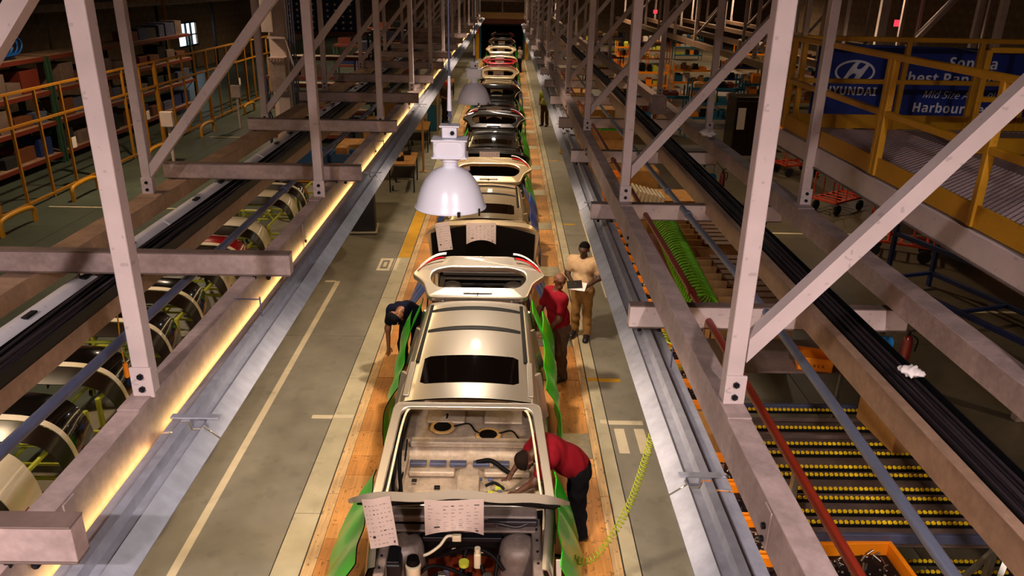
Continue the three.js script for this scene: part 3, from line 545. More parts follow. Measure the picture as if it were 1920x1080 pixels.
// ---------- people: bodies from smooth distance fields, meshed with surface nets ----------
function nets(f, lo, hi, c) {
  const n = [0, 1, 2].map(i => Math.ceil((hi[i] - lo[i]) / c) + 1), F = new Float32Array(n[0] * n[1] * n[2]);
  const id = (i, j, k) => (k * n[1] + j) * n[0] + i;
  for (let k = 0; k < n[2]; k++) for (let j = 0; j < n[1]; j++) for (let i = 0; i < n[0]; i++) F[id(i, j, k)] = f(lo[0] + i * c, lo[1] + j * c, lo[2] + k * c);
  const vid = new Int32Array(F.length).fill(-1), pos = [], idx = [];
  const E = [[0, 1], [2, 3], [4, 5], [6, 7], [0, 2], [1, 3], [4, 6], [5, 7], [0, 4], [1, 5], [2, 6], [3, 7]];
  for (let k = 0; k < n[2] - 1; k++) for (let j = 0; j < n[1] - 1; j++) for (let i = 0; i < n[0] - 1; i++) {
    const v = []; let neg = 0; for (let q = 0; q < 8; q++) { const d = F[id(i + (q & 1), j + (q >> 1 & 1), k + (q >> 2))]; v.push(d); if (d < 0) neg++; }
    if (neg === 0 || neg === 8) continue;
    let x = 0, y = 0, z = 0, m = 0;
    for (const [a, b] of E) if ((v[a] < 0) !== (v[b] < 0)) { const t = v[a] / (v[a] - v[b]); x += (a & 1) + t * ((b & 1) - (a & 1)); y += (a >> 1 & 1) + t * ((b >> 1 & 1) - (a >> 1 & 1)); z += (a >> 2) + t * ((b >> 2) - (a >> 2)); m++; }
    vid[id(i, j, k)] = pos.length / 3; pos.push(lo[0] + (i + x / m) * c, lo[1] + (j + y / m) * c, lo[2] + (k + z / m) * c);
  }
  const quad = (a, b, c2, d, flip) => { if (a < 0 || b < 0 || c2 < 0 || d < 0) return; if (flip) idx.push(a, c2, b, a, d, c2); else idx.push(a, b, c2, a, c2, d); };
  for (let k = 1; k < n[2] - 1; k++) for (let j = 1; j < n[1] - 1; j++) for (let i = 1; i < n[0] - 1; i++) {
    const s = F[id(i, j, k)] < 0;
    if (s !== (F[id(i + 1, j, k)] < 0)) quad(vid[id(i, j - 1, k - 1)], vid[id(i, j, k - 1)], vid[id(i, j, k)], vid[id(i, j - 1, k)], !s);
    if (s !== (F[id(i, j + 1, k)] < 0)) quad(vid[id(i - 1, j, k - 1)], vid[id(i - 1, j, k)], vid[id(i, j, k)], vid[id(i, j, k - 1)], !s);
    if (s !== (F[id(i, j, k + 1)] < 0)) quad(vid[id(i - 1, j - 1, k)], vid[id(i, j - 1, k)], vid[id(i, j, k)], vid[id(i - 1, j, k)], !s);
  }
  const g = new THREE.BufferGeometry(); g.setAttribute('position', new THREE.Float32BufferAttribute(pos, 3)); g.setIndex(idx); g.computeVertexNormals();
  g.setAttribute('uv', new THREE.BufferAttribute(new Float32Array(pos.length / 3 * 2), 2)); return g;
}
const smin = (a, b, k) => { const h = Math.max(k - Math.abs(a - b), 0) / k; return Math.min(a, b) - h * h * k * .25; };
function cap(x, y, z, s) { // tapered capsule [a, b, ra, rb]
  const [a, b, ra, rb] = s, bx = b[0] - a[0], by = b[1] - a[1], bz = b[2] - a[2], px = x - a[0], py = y - a[1], pz = z - a[2];
  const t = cl((px * bx + py * by + pz * bz) / (bx * bx + by * by + bz * bz + 1e-9));
  return Math.hypot(px - bx * t, py - by * t, pz - bz * t) - (ra + (rb - ra) * t);
}
const field = (caps, k, grow = 0) => (x, y, z) => { let d = 1; for (const s of caps) { const e = cap(x, y, z, s); if (e < d + k) d = smin(d, e, k); } return d - grow; };
function bounds(caps, m) { const lo = [9, 9, 9], hi = [-9, -9, -9]; for (const s of caps) for (const [p, r] of [[s[0], s[2]], [s[1], s[3]]]) for (let i = 0; i < 3; i++) { lo[i] = Math.min(lo[i], p[i] - r - m); hi[i] = Math.max(hi[i], p[i] + r + m); } return [lo, hi]; }
function mesh(caps, k, c, grow = 0, cut) { const [lo, hi] = bounds(caps, .03 + grow), f = field(caps, k, grow); return nets(cut ? (x, y, z) => Math.max(f(x, y, z), cut(x, y, z)) : f, lo, hi, c); }
const A3 = (p, q, t) => p.map((v, i) => v + (q[i] - v) * t);
const sub = (p, q) => p.map((v, i) => v - q[i]), add = (p, q, k = 1) => p.map((v, i) => v + q[i] * k), len = p => Math.hypot(...p), nrm = p => { const l = len(p) || 1; return p.map(v => v / l); };
const crs = (a, b) => [a[1] * b[2] - a[2] * b[1], a[2] * b[0] - a[0] * b[2], a[0] * b[1] - a[1] * b[0]];
// joints are [left, up, forward] in the person's own frame (forward = +z, left hand side = +x)
function person(o) {
  const t = thing('person', o.label, 'person', o.pos, o.turn || 0), J = o.j, c = o.cell || .014;
  const J0 = { pelvis: [0, .96, 0], chest: [0, 1.34, 0], neck: [0, 1.52, 0], head: [0, 1.68, .02], look: [0, 0, 1], shL: [.19, 1.46, 0], shR: [-.19, 1.46, 0], elL: [.25, 1.18, 0], elR: [-.25, 1.18, 0], wrL: [.25, .93, .05], wrR: [-.25, .93, .05], hipL: [.095, .92, 0], hipR: [-.095, .92, 0], knL: [.11, .5, .02], knR: [-.11, .5, .02], anL: [.12, .09, -.02], anR: [-.12, .09, -.02] };
  const j = { ...J0, ...J }, fat = o.fat || 1;
  const toe = a => [a[0] * 1.15, .035, a[2] + .17];
  const waist = A3(j.pelvis, j.chest, .42);
  const torso = [[A3(j.shL, j.shR, .2), A3(j.shL, j.shR, .8), .075, .075], [A3(j.chest, j.shL, .45), A3(j.chest, j.shR, .45), .115 * fat, .115 * fat], [add(waist, sub(j.hipL, j.hipR), .22), add(waist, sub(j.hipL, j.hipR), -.22), .115 * fat, .115 * fat], [j.chest, waist, .125 * fat, .12 * fat], [waist, j.pelvis, .12 * fat, .12], [j.shL, j.shR, .06, .06]];
  const hips = [[j.hipL, j.hipR, .1, .1], [j.pelvis, A3(j.pelvis, waist, .5), .12, .115 * fat]];
  const leg = (h, k, a) => [[h, k, .092, .062], [k, A3(k, a, .35), .06, .062], [A3(k, a, .35), a, .062, .042]];
  const arm = (s, e, w) => [[s, e, .06, .046], [e, w, .044, .03]];
  const legs = [...leg(j.hipL, j.knL, j.anL), ...leg(j.hipR, j.knR, j.anR)], arms = [...arm(j.shL, j.elL, j.wrL), ...arm(j.shR, j.elR, j.wrR)];
  const feet = [[j.anL, toe(j.anL), .045, .035], [j.anR, toe(j.anR), .045, .035]];
  const up = nrm(sub(j.head, j.neck)), F0 = nrm(j.look), sd = nrm(crs(up, F0)), fw = nrm(crs(sd, up));
  const hp = (x, y, z) => [0, 1, 2].map(i => j.head[i] + sd[i] * x + up[i] * y + fw[i] * z);
  const skin = [...torso, ...hips, ...legs, ...arms, ...feet, [j.neck, j.head, .06, .055]];
  const head = [[hp(0, .035, -.03), hp(0, .035, .01), .088, .086], [hp(0, -.03, .02), hp(0, -.075, .055), .068, .042], [hp(0, .0, .06), hp(0, .03, .07), .045, .04], [hp(0, .02, .098), hp(0, -.018, .115), .009, .016], [hp(.03, .03, .085), hp(.045, .032, .075), .016, .016], [hp(-.03, .03, .085), hp(-.045, .032, .075), .016, .016], [hp(.02, -.06, .085), hp(-.02, -.06, .085), .014, .014], [hp(.088, .01, -.005), hp(.093, -.03, -.005), .016, .01], [hp(-.088, .01, -.005), hp(-.093, -.03, -.005), .016, .01], [j.neck, hp(0, -.05, 0), .056, .052]];
  const hand = (e, w, curl, side) => { const d = nrm(sub(w, e)); let n = nrm(crs(d, [0, 0, 1])); if (len(crs(d, [0, 0, 1])) < .2) n = [1, 0, 0]; const b = nrm(crs(n, d)); const q = [[w, add(w, d, .075), .028, .03]]; // palm
    for (let i = 0; i < 4; i++) { const r = add(add(w, d, .08), n, (i - 1.5) * .02), L = [.034, .04, .037, .028][i], m = add(add(r, d, L), b, curl * .02), e2 = add(add(m, d, L * .7), b, curl * .035); q.push([r, m, .0095, .009], [m, e2, .009, .0075]); }
    const r = add(add(w, d, .025), n, side * .03), m = add(add(r, d, .035), n, side * .025); q.push([r, m, .012, .011], [m, add(m, d, .03), .011, .009]); return q; };
  const geos = [mesh(skin, .05, c), mesh(head, .02, o.cell ? .012 : .006)];
  if (!o.cell) geos.push(mesh(hand(j.elL, j.wrL, 1, 1), .008, .0045), mesh(hand(j.elR, j.wrR, 1, -1), .008, .0045));
  part('body', join(geos), mat(o.skin, .6), t);
  const sleeve = o.sleeve || .62, ax = nrm(sub(j.chest, j.pelvis)), pl = j.pelvis;
  const belt = (x, y, z) => -((x - pl[0]) * ax[0] + (y - pl[1]) * ax[1] + (z - pl[2]) * ax[2] + .02);
  const shirtC = [...torso, [j.shL, A3(j.shL, j.elL, sleeve), .064, .062], [j.shR, A3(j.shR, j.elR, sleeve), .064, .062], [A3(j.pelvis, waist, .2), waist, .125, .122 * fat], [add(A3(j.pelvis, waist, .3), sub(j.hipL, j.hipR), .25), add(A3(j.pelvis, waist, .3), sub(j.hipL, j.hipR), -.25), .1 * fat, .1 * fat]];
  const wr = (x, y, z) => .006 * Math.sin(x * 31 + y * 17 + Math.sin(z * 23) * 2);
  { const [lo, hi] = bounds(shirtC, .06), f = field(shirtC, .06, .014); part('shirt', nets((x, y, z) => Math.max(f(x, y, z) + wr(x, y, z), belt(x, y, z)), lo, hi, c), mat(o.shirt, .9, 0, T.fabric, { specularIntensity: .25 }), t); }
  { const pc = [...hips, ...leg(j.hipL, j.knL, A3(j.knL, j.anL, .97)), ...leg(j.hipR, j.knR, A3(j.knR, j.anR, .97))].map(s => [s[0], s[1], s[2] * 1.06, Math.max(s[3], .06) * 1.06]); const [lo, hi] = bounds(pc, .05), f = field(pc, .04, .012); part('trousers', nets((x, y, z) => f(x, y, z) + wr(y, x, z), lo, hi, c), mat(o.trousers, .9, 0, T.fabric, { specularIntensity: .25 }), t); }
  part('shoes', mesh([...feet.map(s => [s[0], s[1], .052, .042]), ...feet.map(s => [add(s[0], [0, -.045, -.05]), add(s[1], [0, 0, 0]), .04, .04])], .02, Math.min(c, .012), .004, (x, y, z) => Math.max(-y, y - .13)), mat(o.shoes || 0x140f0d, .5), t);
  if (o.hair) part('hair', mesh([[hp(0, .045, -.035), hp(0, .055, .0), .0905, .0865], [hp(0, -.01, -.052), hp(0, .03, -.046), .068, .083]], .03, o.cell ? .012 : .007, 0, (x, y, z) => { const q = sub([x, y, z], j.head), a = q[0] * up[0] + q[1] * up[1] + q[2] * up[2], b = q[0] * fw[0] + q[1] * fw[1] + q[2] * fw[2]; return .045 - a + (b > 0 ? b * .55 : b * .9); }), mat(o.hair, .9, 0, null, { specularIntensity: .2 }), t);
  if (o.cap) { const k = part('cap', mesh([[hp(0, .05, -.03), hp(0, .055, .01), .098, .096]], .02, .007, 0, (x, y, z) => { const q = sub([x, y, z], j.head); return .035 - (q[0] * up[0] + q[1] * up[1] + q[2] * up[2]); }), mat(o.cap, .9, 0, null, { specularIntensity: .2 }), t); part('peak', mesh([[hp(-.05, .05, .09), hp(.05, .05, .09), .022, .022], [hp(-.03, .042, .15), hp(.03, .042, .15), .02, .02]], .05, .007), mat(o.cap, .9, 0, null, { specularIntensity: .2 }), k); if (o.badge) part('badge', rbox(.05, .03, .008, .003).applyMatrix4(new THREE.Matrix4().makeBasis(V(...sd), V(...up), V(...fw)).setPosition(V(...hp(0, .085, .095)))), M.paper, k); }
  if (!o.cell) part('eyes', join([ball(.009, ...hp(.032, .012, .094), 8), ball(.009, ...hp(-.032, .012, .094), 8)]), M.black, t);
  return t;
}
const DEG = Math.PI / 180;
// tan shirt, reading papers
person({ label: 'man in beige shirt and khaki trousers standing in the right aisle reading papers', pos: [1.42, .013, -12.68], turn: -22 * DEG, skin: 0x3f2416, shirt: 0xd8b48a, trousers: 0x9a7340, hair: 0x0c0807, fat: 1.12,
  j: { head: [0, 1.7, .07], look: [-.1, -.55, 1], neck: [0, 1.53, .02], shL: [.215, 1.47, .01], shR: [-.215, 1.47, .01], elL: [.3, 1.2, .0], elR: [-.3, 1.2, .0], wrL: [.14, 1.1, .25], wrR: [-.12, 1.12, .26], anL: [.13, .09, .03], anR: [-.12, .09, -.05] } });
{ const s = solo('clipboard_papers', 'white papers and dark clipboard held by the man in beige', 'papers', join([rbox(.3, .012, .22, .004)]), M.paper); s.position.set(1.29, 1.133, -12.36); s.rotation.set(.35, -.3, .1); part('clipboard', rbox(.26, .012, .2, .004, -.05, .02, -.03).rotateY(.3), M.blackMetal, s); }
// red shirt, bald, by the rear of the silver car
person({ label: 'bald man in red polo shirt beside the silver car, head turned right', pos: [.92, 0, -11.15], turn: -62 * DEG, skin: 0x5a3018, shirt: 0x8a1020, trousers: 0x5c4636, fat: 1.15,
  j: { chest: [0, 1.33, .1], neck: [0, 1.53, .1], shL: [.2, 1.47, .1], shR: [-.2, 1.47, .1], head: [.02, 1.7, .06], look: [.9, -.25, .1], elL: [.26, 1.18, .2], wrL: [.2, .98, .38], elR: [-.24, 1.17, .24], wrR: [-.16, .93, .36], knL: [.12, .5, .03], anL: [.14, .09, .0], anR: [-.12, .09, -.14], knR: [-.12, .5, -.05] } });
// navy shirt and cap, bending on the left
person({ label: 'man in navy shirt and dark cap bending over the left side of the silver car', pos: [-1.52, 0, -11.42], turn: -14 * DEG, skin: 0x6e4426, shirt: 0x0d1228, trousers: 0x121318, cap: 0x0c0d14, badge: true,
  fat: 1.12, j: { pelvis: [0, .85, -.16], chest: [0, 1.08, .1], neck: [-.03, 1.15, .27], head: [-.06, 1.1, .42], look: [.55, -.6, .8], shL: [.2, 1.13, .19], shR: [-.22, 1.1, .2], elL: [.3, .86, .3], wrL: [.32, .64, .42], elR: [-.25, .82, .3], wrR: [-.2, .56, .42], hipL: [.1, .82, -.16], hipR: [-.1, .82, -.16], knL: [.12, .45, .06], knR: [-.12, .45, .03] } });
// red shirt, bending into the nearest car
person({ label: 'man in red polo shirt bending into the nearest car from its right side', pos: [.9, 0, -7.3], turn: -80 * DEG, skin: 0x4a2a18, shirt: 0x861020, trousers: 0x0d0c12, hair: 0x1a100a, fat: 1.15,
  j: { pelvis: [0, .95, .02], chest: [0, 1.18, .32], neck: [.02, 1.22, .5], head: [.06, 1.14, .63], look: [.1, -1, .35], shL: [.2, 1.2, .42], shR: [-.2, 1.2, .44], elL: [.26, .98, .58], wrL: [.24, .84, .78], elR: [-.24, 1.0, .6], wrR: [-.18, .82, .74], hipL: [.1, .92, .02], hipR: [-.1, .92, .02] } });
person({ label: 'distant worker in lime green top standing in the right aisle', pos: [1.75, 0, -34.9], turn: -30 * DEG, skin: 0x7a5034, shirt: 0x8f9a38, trousers: 0x4a3320, hair: 0xcfc0a0, cell: .03, j: {} });
person({ label: 'distant worker in red cap on the left of the line, behind the dome lamp', pos: [-2.75, 0, -35.3], turn: 60 * DEG, skin: 0x7a5034, shirt: 0x3a2a22, trousers: 0x241c1a, cap: 0xb01420, cell: .03, j: { wrL: [.2, 1.1, .35], wrR: [-.2, 1.1, .35] } });
person({ label: 'distant worker in pale top beside the far cars on the right', pos: [.95, 0, -57], turn: -60 * DEG, skin: 0x7a5034, shirt: 0xb8a890, trousers: 0x1a1618, hair: 0x120c0a, cell: .035, j: {} });
person({ label: 'distant worker among the orange carts on the far right', pos: [6.4, 0, -40], turn: -10 * DEG, skin: 0x7a5034, shirt: 0x6a1414, trousers: 0x2a2220, hair: 0x120c0a, cell: .035, j: {} });

// ---------- left side: bumpers on racks ----------
G.bumperF = (u, v, lift = 0) => { // arch: face up, ends hanging
  const a = Math.PI * (1 - u), c = Math.cos(a), s = Math.sin(a);
  const x = .86 * Math.sign(c) * Math.abs(c) ** .5, y = .9 * Math.abs(s) ** .62, k = Math.abs(x) / .86;
  const w = .86 - .2 * k * k, z = (v - .5) * w + .05 * k, crown = .07 * Math.sin(v * Math.PI) - .1 * v * v;
  return [x * (1 + .03 * Math.sin(v * 3)), y + crown * (1 - k * k * .5) + lift, z];
};
G.bumperTop = sheet(44, 10, (u, v) => G.bumperF(u, v * .7), .012);
G.bumperLow = sheet(44, 5, (u, v) => { const p = G.bumperF(u, .71 + v * .29, -.012); return p; }, .012);
G.bumperStripe = sheet(44, 2, (u, v) => { const p = G.bumperF(u, .62 + v * .09, .008); p[0] *= 1.008; return p; }, .006);
G.bumperRef = s => sheet(8, 3, (u, v) => { const p = G.bumperF(s > 0 ? .9 + .055 * u : .1 - .055 * u, .4 + .1 * v, .004); p[0] *= 1.02; return p; }, -s * .008);
M.bumperBlack = mat(0x0c0a0a, .18, 0, null, { clearcoat: 1, clearcoatRoughness: .05 }); M.bumperWhite = mat(0xeee0c6, .25, 0, null, { clearcoat: 1, clearcoatRoughness: .08 }); M.bumperRed = mat(0xa00814, .2, 0, null, { clearcoat: 1 }); M.bumperBrown = mat(0x1c110a, .3); M.bumperSilver = mat(0xd8c8a8, .3, .1, null, { clearcoat: 1 });
M.reflRed = mat(0xd01030, .2, 0, null, { clearcoat: 1 });
[[-6.35, M.bumperWhite, M.bumperBrown, 'white bumper cover nearest the camera on the racks'],
 [-7.45, M.bumperBlack, M.bumperBrown, 'black bumper cover with brown lower band behind the nearest white one'],
 [-8.7, M.bumperBlack, M.bumperBrown, 'glossy black bumper cover third on the racks'],
 [-10.05, M.bumperBlack, M.bumperBrown, 'glossy black bumper cover with an orange pull cord hanging in front'],
 [-11.25, M.bumperBlack, M.bumperBrown, 'glossy black bumper cover with white edge behind the nearest column'],
 [-12.45, M.bumperSilver, M.bumperBrown, 'pale bumper cover just before the red one'],
 [-13.45, M.bumperRed, M.bumperBrown, 'red bumper cover on the racks'],
 [-14.65, M.bumperWhite, M.bumperBrown, 'white bumper cover behind the red one'],
 [-16.85, M.bumperWhite, M.bumperBrown, 'white bumper cover far down the racks after the gap'],
 [-17.95, M.bumperBlack, M.bumperBrown, 'farthest dark bumper cover beside the orange box']].forEach(([z, m, low, label], i) => {
  const t = thing('bumper_cover', label, 'bumper', [-5.6, .56, z], 0, 'bumper covers on the left racks');
  part('face', G.bumperTop, m, t); part('lower_valance', G.bumperLow, low, t); part('trim_stripe', G.bumperStripe, M.bumperWhite, t);
  for (const s of [-1, 1]) { const r = part('reflector', G.bumperRef(s), M.reflRed, t); r.userData.label = 'red reflector'; }
});
for (let k = 0; k < 6; k++) {
  const z = -6.9 - k * 2.4, t = thing('bumper_rack', `${NTH[k]} lime green bumper rack from the camera, left of the line`, 'rack', [-5.6, 0, z], 0, 'lime bumper racks');
  for (const x of [-.66, .66]) for (const dz of [-1.05, 1.05]) { const p = part('post', rbox(.05, 1.18, .05, .006, x, .59, dz), M.lime, t); part('caster', cyl(.06, .04, 0, 0, 0, 14).rotateZ(Math.PI / 2).translate(x, .06, dz), M.rubber, p); }
  for (const x of [-.66, .66]) for (const y of [.2, 1.16]) part('side_rail', rbox(.04, .04, 2.06, .005, x, y, 0), M.lime, t);
  for (const dz of [-1.05, 1.05]) for (const y of [.22, .7]) part('cross_rail', rbox(1.28, .04, .04, .005, 0, y, dz), M.lime, t);
  for (const dz of [-.55, .55]) part('saddle', join([rod(V(-.5, 1.16, dz), V(.5, 1.16, dz), .022), rod(V(-.62, 1.16, dz), V(-.5, 1.34, dz), .018), rod(V(.62, 1.16, dz), V(.5, 1.34, dz), .018), rod(V(-.5, 1.34, dz), V(.5, 1.34, dz), .018)]), M.lime, t);
}
{ const t = thing('pull_cord', 'orange pull handle on a yellow cord hanging over the bumpers', 'cord', [-3.375, 2.7, -6.15]);
  part('cord', tube([[.01, .75, .0], [.012, .5, 0], [-.006, .25, 0], [0, .07, 0]], .006, 24, 6), M.yellowRail, t); part('handle', join([cyl(.022, .11, 0, 0, 0, 12), ball(.022, 0, .055, 0), ball(.022, 0, -.055, 0)]), M.orangeBin, t); }
// crates behind the bumpers
function tote(name, label, x, y, z, w, h, d, m, group, turn = 0, fill) {
  const t = thing(name, label, 'bin', [x, y, z], turn, group), k = .02;
  part('tub', join([rbox(w, k, d, .006, 0, k / 2, 0), rbox(k, h, d, .006, -w / 2 + k / 2, h / 2, 0), rbox(k, h, d, .006, w / 2 - k / 2, h / 2, 0), rbox(w, h, k, .006, 0, h / 2, -d / 2 + k / 2), rbox(w, h, k, .006, 0, h / 2, d / 2 - k / 2)]), m, t);
  part('rim', join([rbox(w + .03, .025, .025, .006, 0, h, d / 2), rbox(w + .03, .025, .025, .006, 0, h, -d / 2), rbox(.025, .025, d, .006, w / 2, h, 0), rbox(.025, .025, d, .006, -w / 2, h, 0)]), m, t);
  if (fill) { const g = []; for (let i = 0; i < 46; i++) { const r = rr(.008, .02); g.push(i % 3 ? new THREE.CylinderGeometry(r * .6, r * .6, rr(.04, .09), 6).rotateX(rr(0, 3)).rotateY(rr(0, 3)).translate(rr(-.4, .4) * w, rr(.5, .75) * h, rr(-.4, .4) * d) : ball(r, rr(-.4, .4) * w, rr(.5, .7) * h, rr(-.4, .4) * d, 6)); } const s = part('loose_parts', join(g), fill, t); s.userData.kind = 'stuff'; part('parts_bed', rbox(w - .05, h * .5, d - .05, .01, 0, h * .27, 0), M.blackMetal, t); }
  return t;
}
const carton = (label, x, y, z, w, h, d, group, turn = 0, open = false) => {
  const t = thing('carton', label, 'carton', [x, y, z], turn, group), m = M.card[Math.floor(rnd() * 4)];
  part('box', rbox(w, h, d, .006, 0, h / 2, 0), m, t); part('tape', rbox(.06, .004, d, .001, 0, h + .001, 0), M.card[3], t);
  if (open) for (const s of [-1, 1]) part('flap', rbox(w * .45, .008, d, .002, s * w * .62, h - .03, 0).rotateZ(0), m, t);
  return t;
};
tote('blue_crate', 'blue crate behind the bumper racks, under the third cross beam', -5.35, .9, -21.4, .9, .62, .7, M.blueBin); tote('blue_crate', 'second blue crate beside the orange box on the left', -4.5, .9, -21.3, .6, .62, .7, M.blueBin);
tote('orange_box', 'wide open orange box in front of the blue crates', -5.3, .9, -20.45, .75, .3, .45, M.orangeBin); tote('orange_box', 'bright orange box right of the hanging column on the left', -4.5, .9, -20.45, .62, .42, .45, M.orangeBin);
carton('pale carton standing in the right blue crate on the left', -4.52, .94, -21.25, .3, .75, .4);
{ const t = thing('parts_table', 'low steel table carrying the blue crates and orange boxes', 'table', [-4.9, 0, -21]); part('top', rbox(2, .05, 1.6, .01, 0, .87, 0), M.steel, t); for (const x of [-.9, .9]) for (const z of [-.7, .7]) part('leg', rbox(.06, .85, .06, .005, x, .425, z), M.steel, t); }
// shapes along the left aisle
{ const t = thing('waste_cart', 'tall black waste cart on a white base in the left aisle', 'cart', [-3.6, 0, -18.9], .1);
  part('bin', join([rbox(.62, 1.0, .62, .03, 0, .58, 0)]), M.rubber, t); part('base_frame', join([rbox(.7, .04, .05, .005, 0, .06, .34), rbox(.05, .04, .7, .005, .34, .06, 0), rbox(.7, .04, .05, .005, 0, .06, -.34), rbox(.05, .04, .7, .005, -.34, .06, 0)]), M.white, t); for (const x of [-.28, .28]) part('wheel', cyl(.05, .04, 0, 0, 0, 12).rotateZ(Math.PI / 2).translate(x, .05, .25), M.rubber, t); }
function bench(x, z, label, m = M.card[0]) { const t = thing('work_bench', label, 'bench', [x, 0, z], .05); part('top', rbox(.8, .05, 1.7, .008, 0, .86, 0), m, t); part('shelf', rbox(.7, .03, 1.5, .005, 0, .45, 0), M.blackMetal, t); for (const a of [-.36, .36]) for (const b of [-.8, .8]) part('leg', rbox(.04, .84, .04, .004, a, .42, b), M.blackMetal, t); for (const b of [-.5, .6]) part('wheel', cyl(.08, .05, 0, 0, 0, 14).rotateZ(Math.PI / 2).translate(-.3, .08, b), M.rubber, t); return t; }
bench(-3.15, -23.6, 'wood topped work bench beside the left trough'); bench(-3.3, -29.5, 'second wood topped work bench farther along the left aisle'); bench(-3.3, -44, 'far work bench on the left of the line');
for (const [x, z, l] of [[-2.75, -25.6, 'slim tan post standing by the work bench in the left aisle'], [-2.8, -32, 'slim tan post standing farther along the left aisle'], [2.35, -24.5, 'slim tan post in the right aisle']]) solo('station_post', l, 'post', join([rbox(.07, 3.1, .07, .006, x, 1.56, z), rbox(.22, .02, .22, .004, x, .011, z)]), M.card[3]);
tote('teal_bin', 'teal bin by the worker in the red cap', -3.1, 0, -33.5, .5, 1.0, .5, M.cartBlue);
[[-3.2, .9, -23.2, 'dark part lying on the first work bench'], [-3.1, .9, -24.1, 'small dark part at the far end of the first work bench']].forEach(([x, y, z, l]) => solo('engine_part', l, 'part', join([rbox(.22, .1, .16, .02, x, y + .04, z), cyl(.05, .16, x + .08, y + .07, z + .03, 12)]), M.blackMetal));
// fence
{ const t = thing('safety_fence', 'tall yellow safety fence along the far left aisle', 'fence', [-13.0, 0, 0]); let i = 0;
  for (let z = -14; z > -48; z -= 1.28, i++) { const thick = i % 4 === 0; part('post', rbox(thick ? .12 : .07, 3.05, thick ? .12 : .07, .006, 0, 1.53, z), M.fenceYellow, t); }
  for (const y of [.12, 2.2, 3.05]) part('rail', rbox(.06, .07, 34.4, .006, .01, y, -30.9), M.fenceYellow, t);
  for (let z = -18; z > -46; z -= 5.1) part('notice_plate', rbox(.01, .32, .24, .003, .06, 1.3, z), M.paper, t); }
for (const [z, l] of [[-17.9, 'nearest'], [-21.2, 'second'], [-26.2, 'third'], [-31, 'fourth'], [-36.5, 'fifth']]) solo('guard_hoop', `${l} low yellow guard hoop in front of the safety fence`, 'guard rail', tube([[-12.2, 0, z], [-12.2, .3, z], [-12.2, .38, z - .08], [-12.2, .38, z - 1.3], [-12.2, .3, z - 1.4], [-12.2, 0, z - 1.4]], .06, 60, 10), M.yellowRail, 'guard hoops');
// storage racks behind the fence
function storage(x, z, turn, wide, levels, posts, beams, label, group) {
  const t = thing('storage_rack', label, 'rack', [x, 0, z], turn, group), top = levels[levels.length - 1] + .04;
  for (const a of [-wide / 2, wide / 2]) for (const b of [-.55, .55]) part('upright', rbox(.09, top, .09, .006, a, top / 2, b), posts, t);
  for (const y of levels) { for (const b of [-.55, .55]) part('beam', rbox(wide, .13, .06, .006, 0, y, b), beams, t); part('deck', rbox(wide - .1, .02, 1.1, .004, 0, y + .06, 0), M.beamTan, t); }
  for (const a of [-wide / 2, wide / 2]) part('lattice', join([bar(V(a, .2, -.55), V(a, 1.4, .55), .03), bar(V(a, 1.4, .55), V(a, 2.6, -.55), .03)]), posts, t);
  return t;
}
const stockMats = [M.blackMetal, M.rackBlue, M.crateBrown, M.rackRed, M.rubber, M.beamDark, M.beamDark, M.galvPipe];
const stockNames = ['black', 'dark blue', 'brown carton', 'rust red', 'rubber black', 'dusty brown', 'mauve grey', 'slate blue'];
function stock(x, y, z, w, along, label, group, n, hmax) { let a = -w / 2 + .15; for (let i = 0; i < n && a < w / 2 - .3; i++) { const bw = rr(.45, 1.1), bh = rr(.3, hmax), mi = Math.floor(rnd() * stockMats.length), m = stockMats[mi], c = a + bw / 2; if (c + bw / 2 < w / 2) { const s = solo('parts_box', `${stockNames[mi]} box, ${ORD[i]} on ${label}`, 'box', join([rbox(along ? rr(.6, .9) : bw, bh, along ? bw : rr(.6, .9), .012, 0, bh / 2, 0), rbox(along ? .5 : bw * .6, .02, along ? bw * .6 : .5, .004, 0, bh + .005, 0)]), m, group); s.position.set(x + (along ? 0 : c), y + .072, z + (along ? c : 0)); } a += bw + rr(.05, .3); } }
for (let k = 0; k < 4; k++) {
  const z = -17 - k * 6.1, lv = [.3, 1.35, 2.35, 3.42];
  storage(-15.6, z, Math.PI / 2, 5.9, lv, M.rackGreen, M.rackRed, `${NTH[k]} green and red storage rack behind the safety fence`, 'storage racks behind the fence');
  for (const y of lv) if (y < 3 || k > 2) stock(-15.6, y, z, 5.7, true, `the ${['bottom', 'lower', 'middle', 'top'][lv.indexOf(y)]} shelf of ${NTH[k]} rack behind fence`, 'stock behind the fence', 6, y < 3 ? .75 : .6);
}
{ const t = thing('hose_bundle', 'big bundle of blue hoses on top of the left storage rack', 'hoses', [-15.5, 3.59, -24.2]); M.hose = mat(0x0f4f9a, .4);
  for (let i = 0; i < 16; i++) { const w = rr(.7, 1.05), h = rr(.18, .34), y = .32 + rr(-.04, .08), x = -.3 + i * .04; part('hose_coil', tube([[x, y - h, -w * .8], [x + .02, y - h * .7, w * .8], [x, y, w], [x + .02, y + h * .8, w * .7], [x, y + h, -w * .7], [x + .01, y, -w]], .03, 40, 7, true), M.hose, t); } }
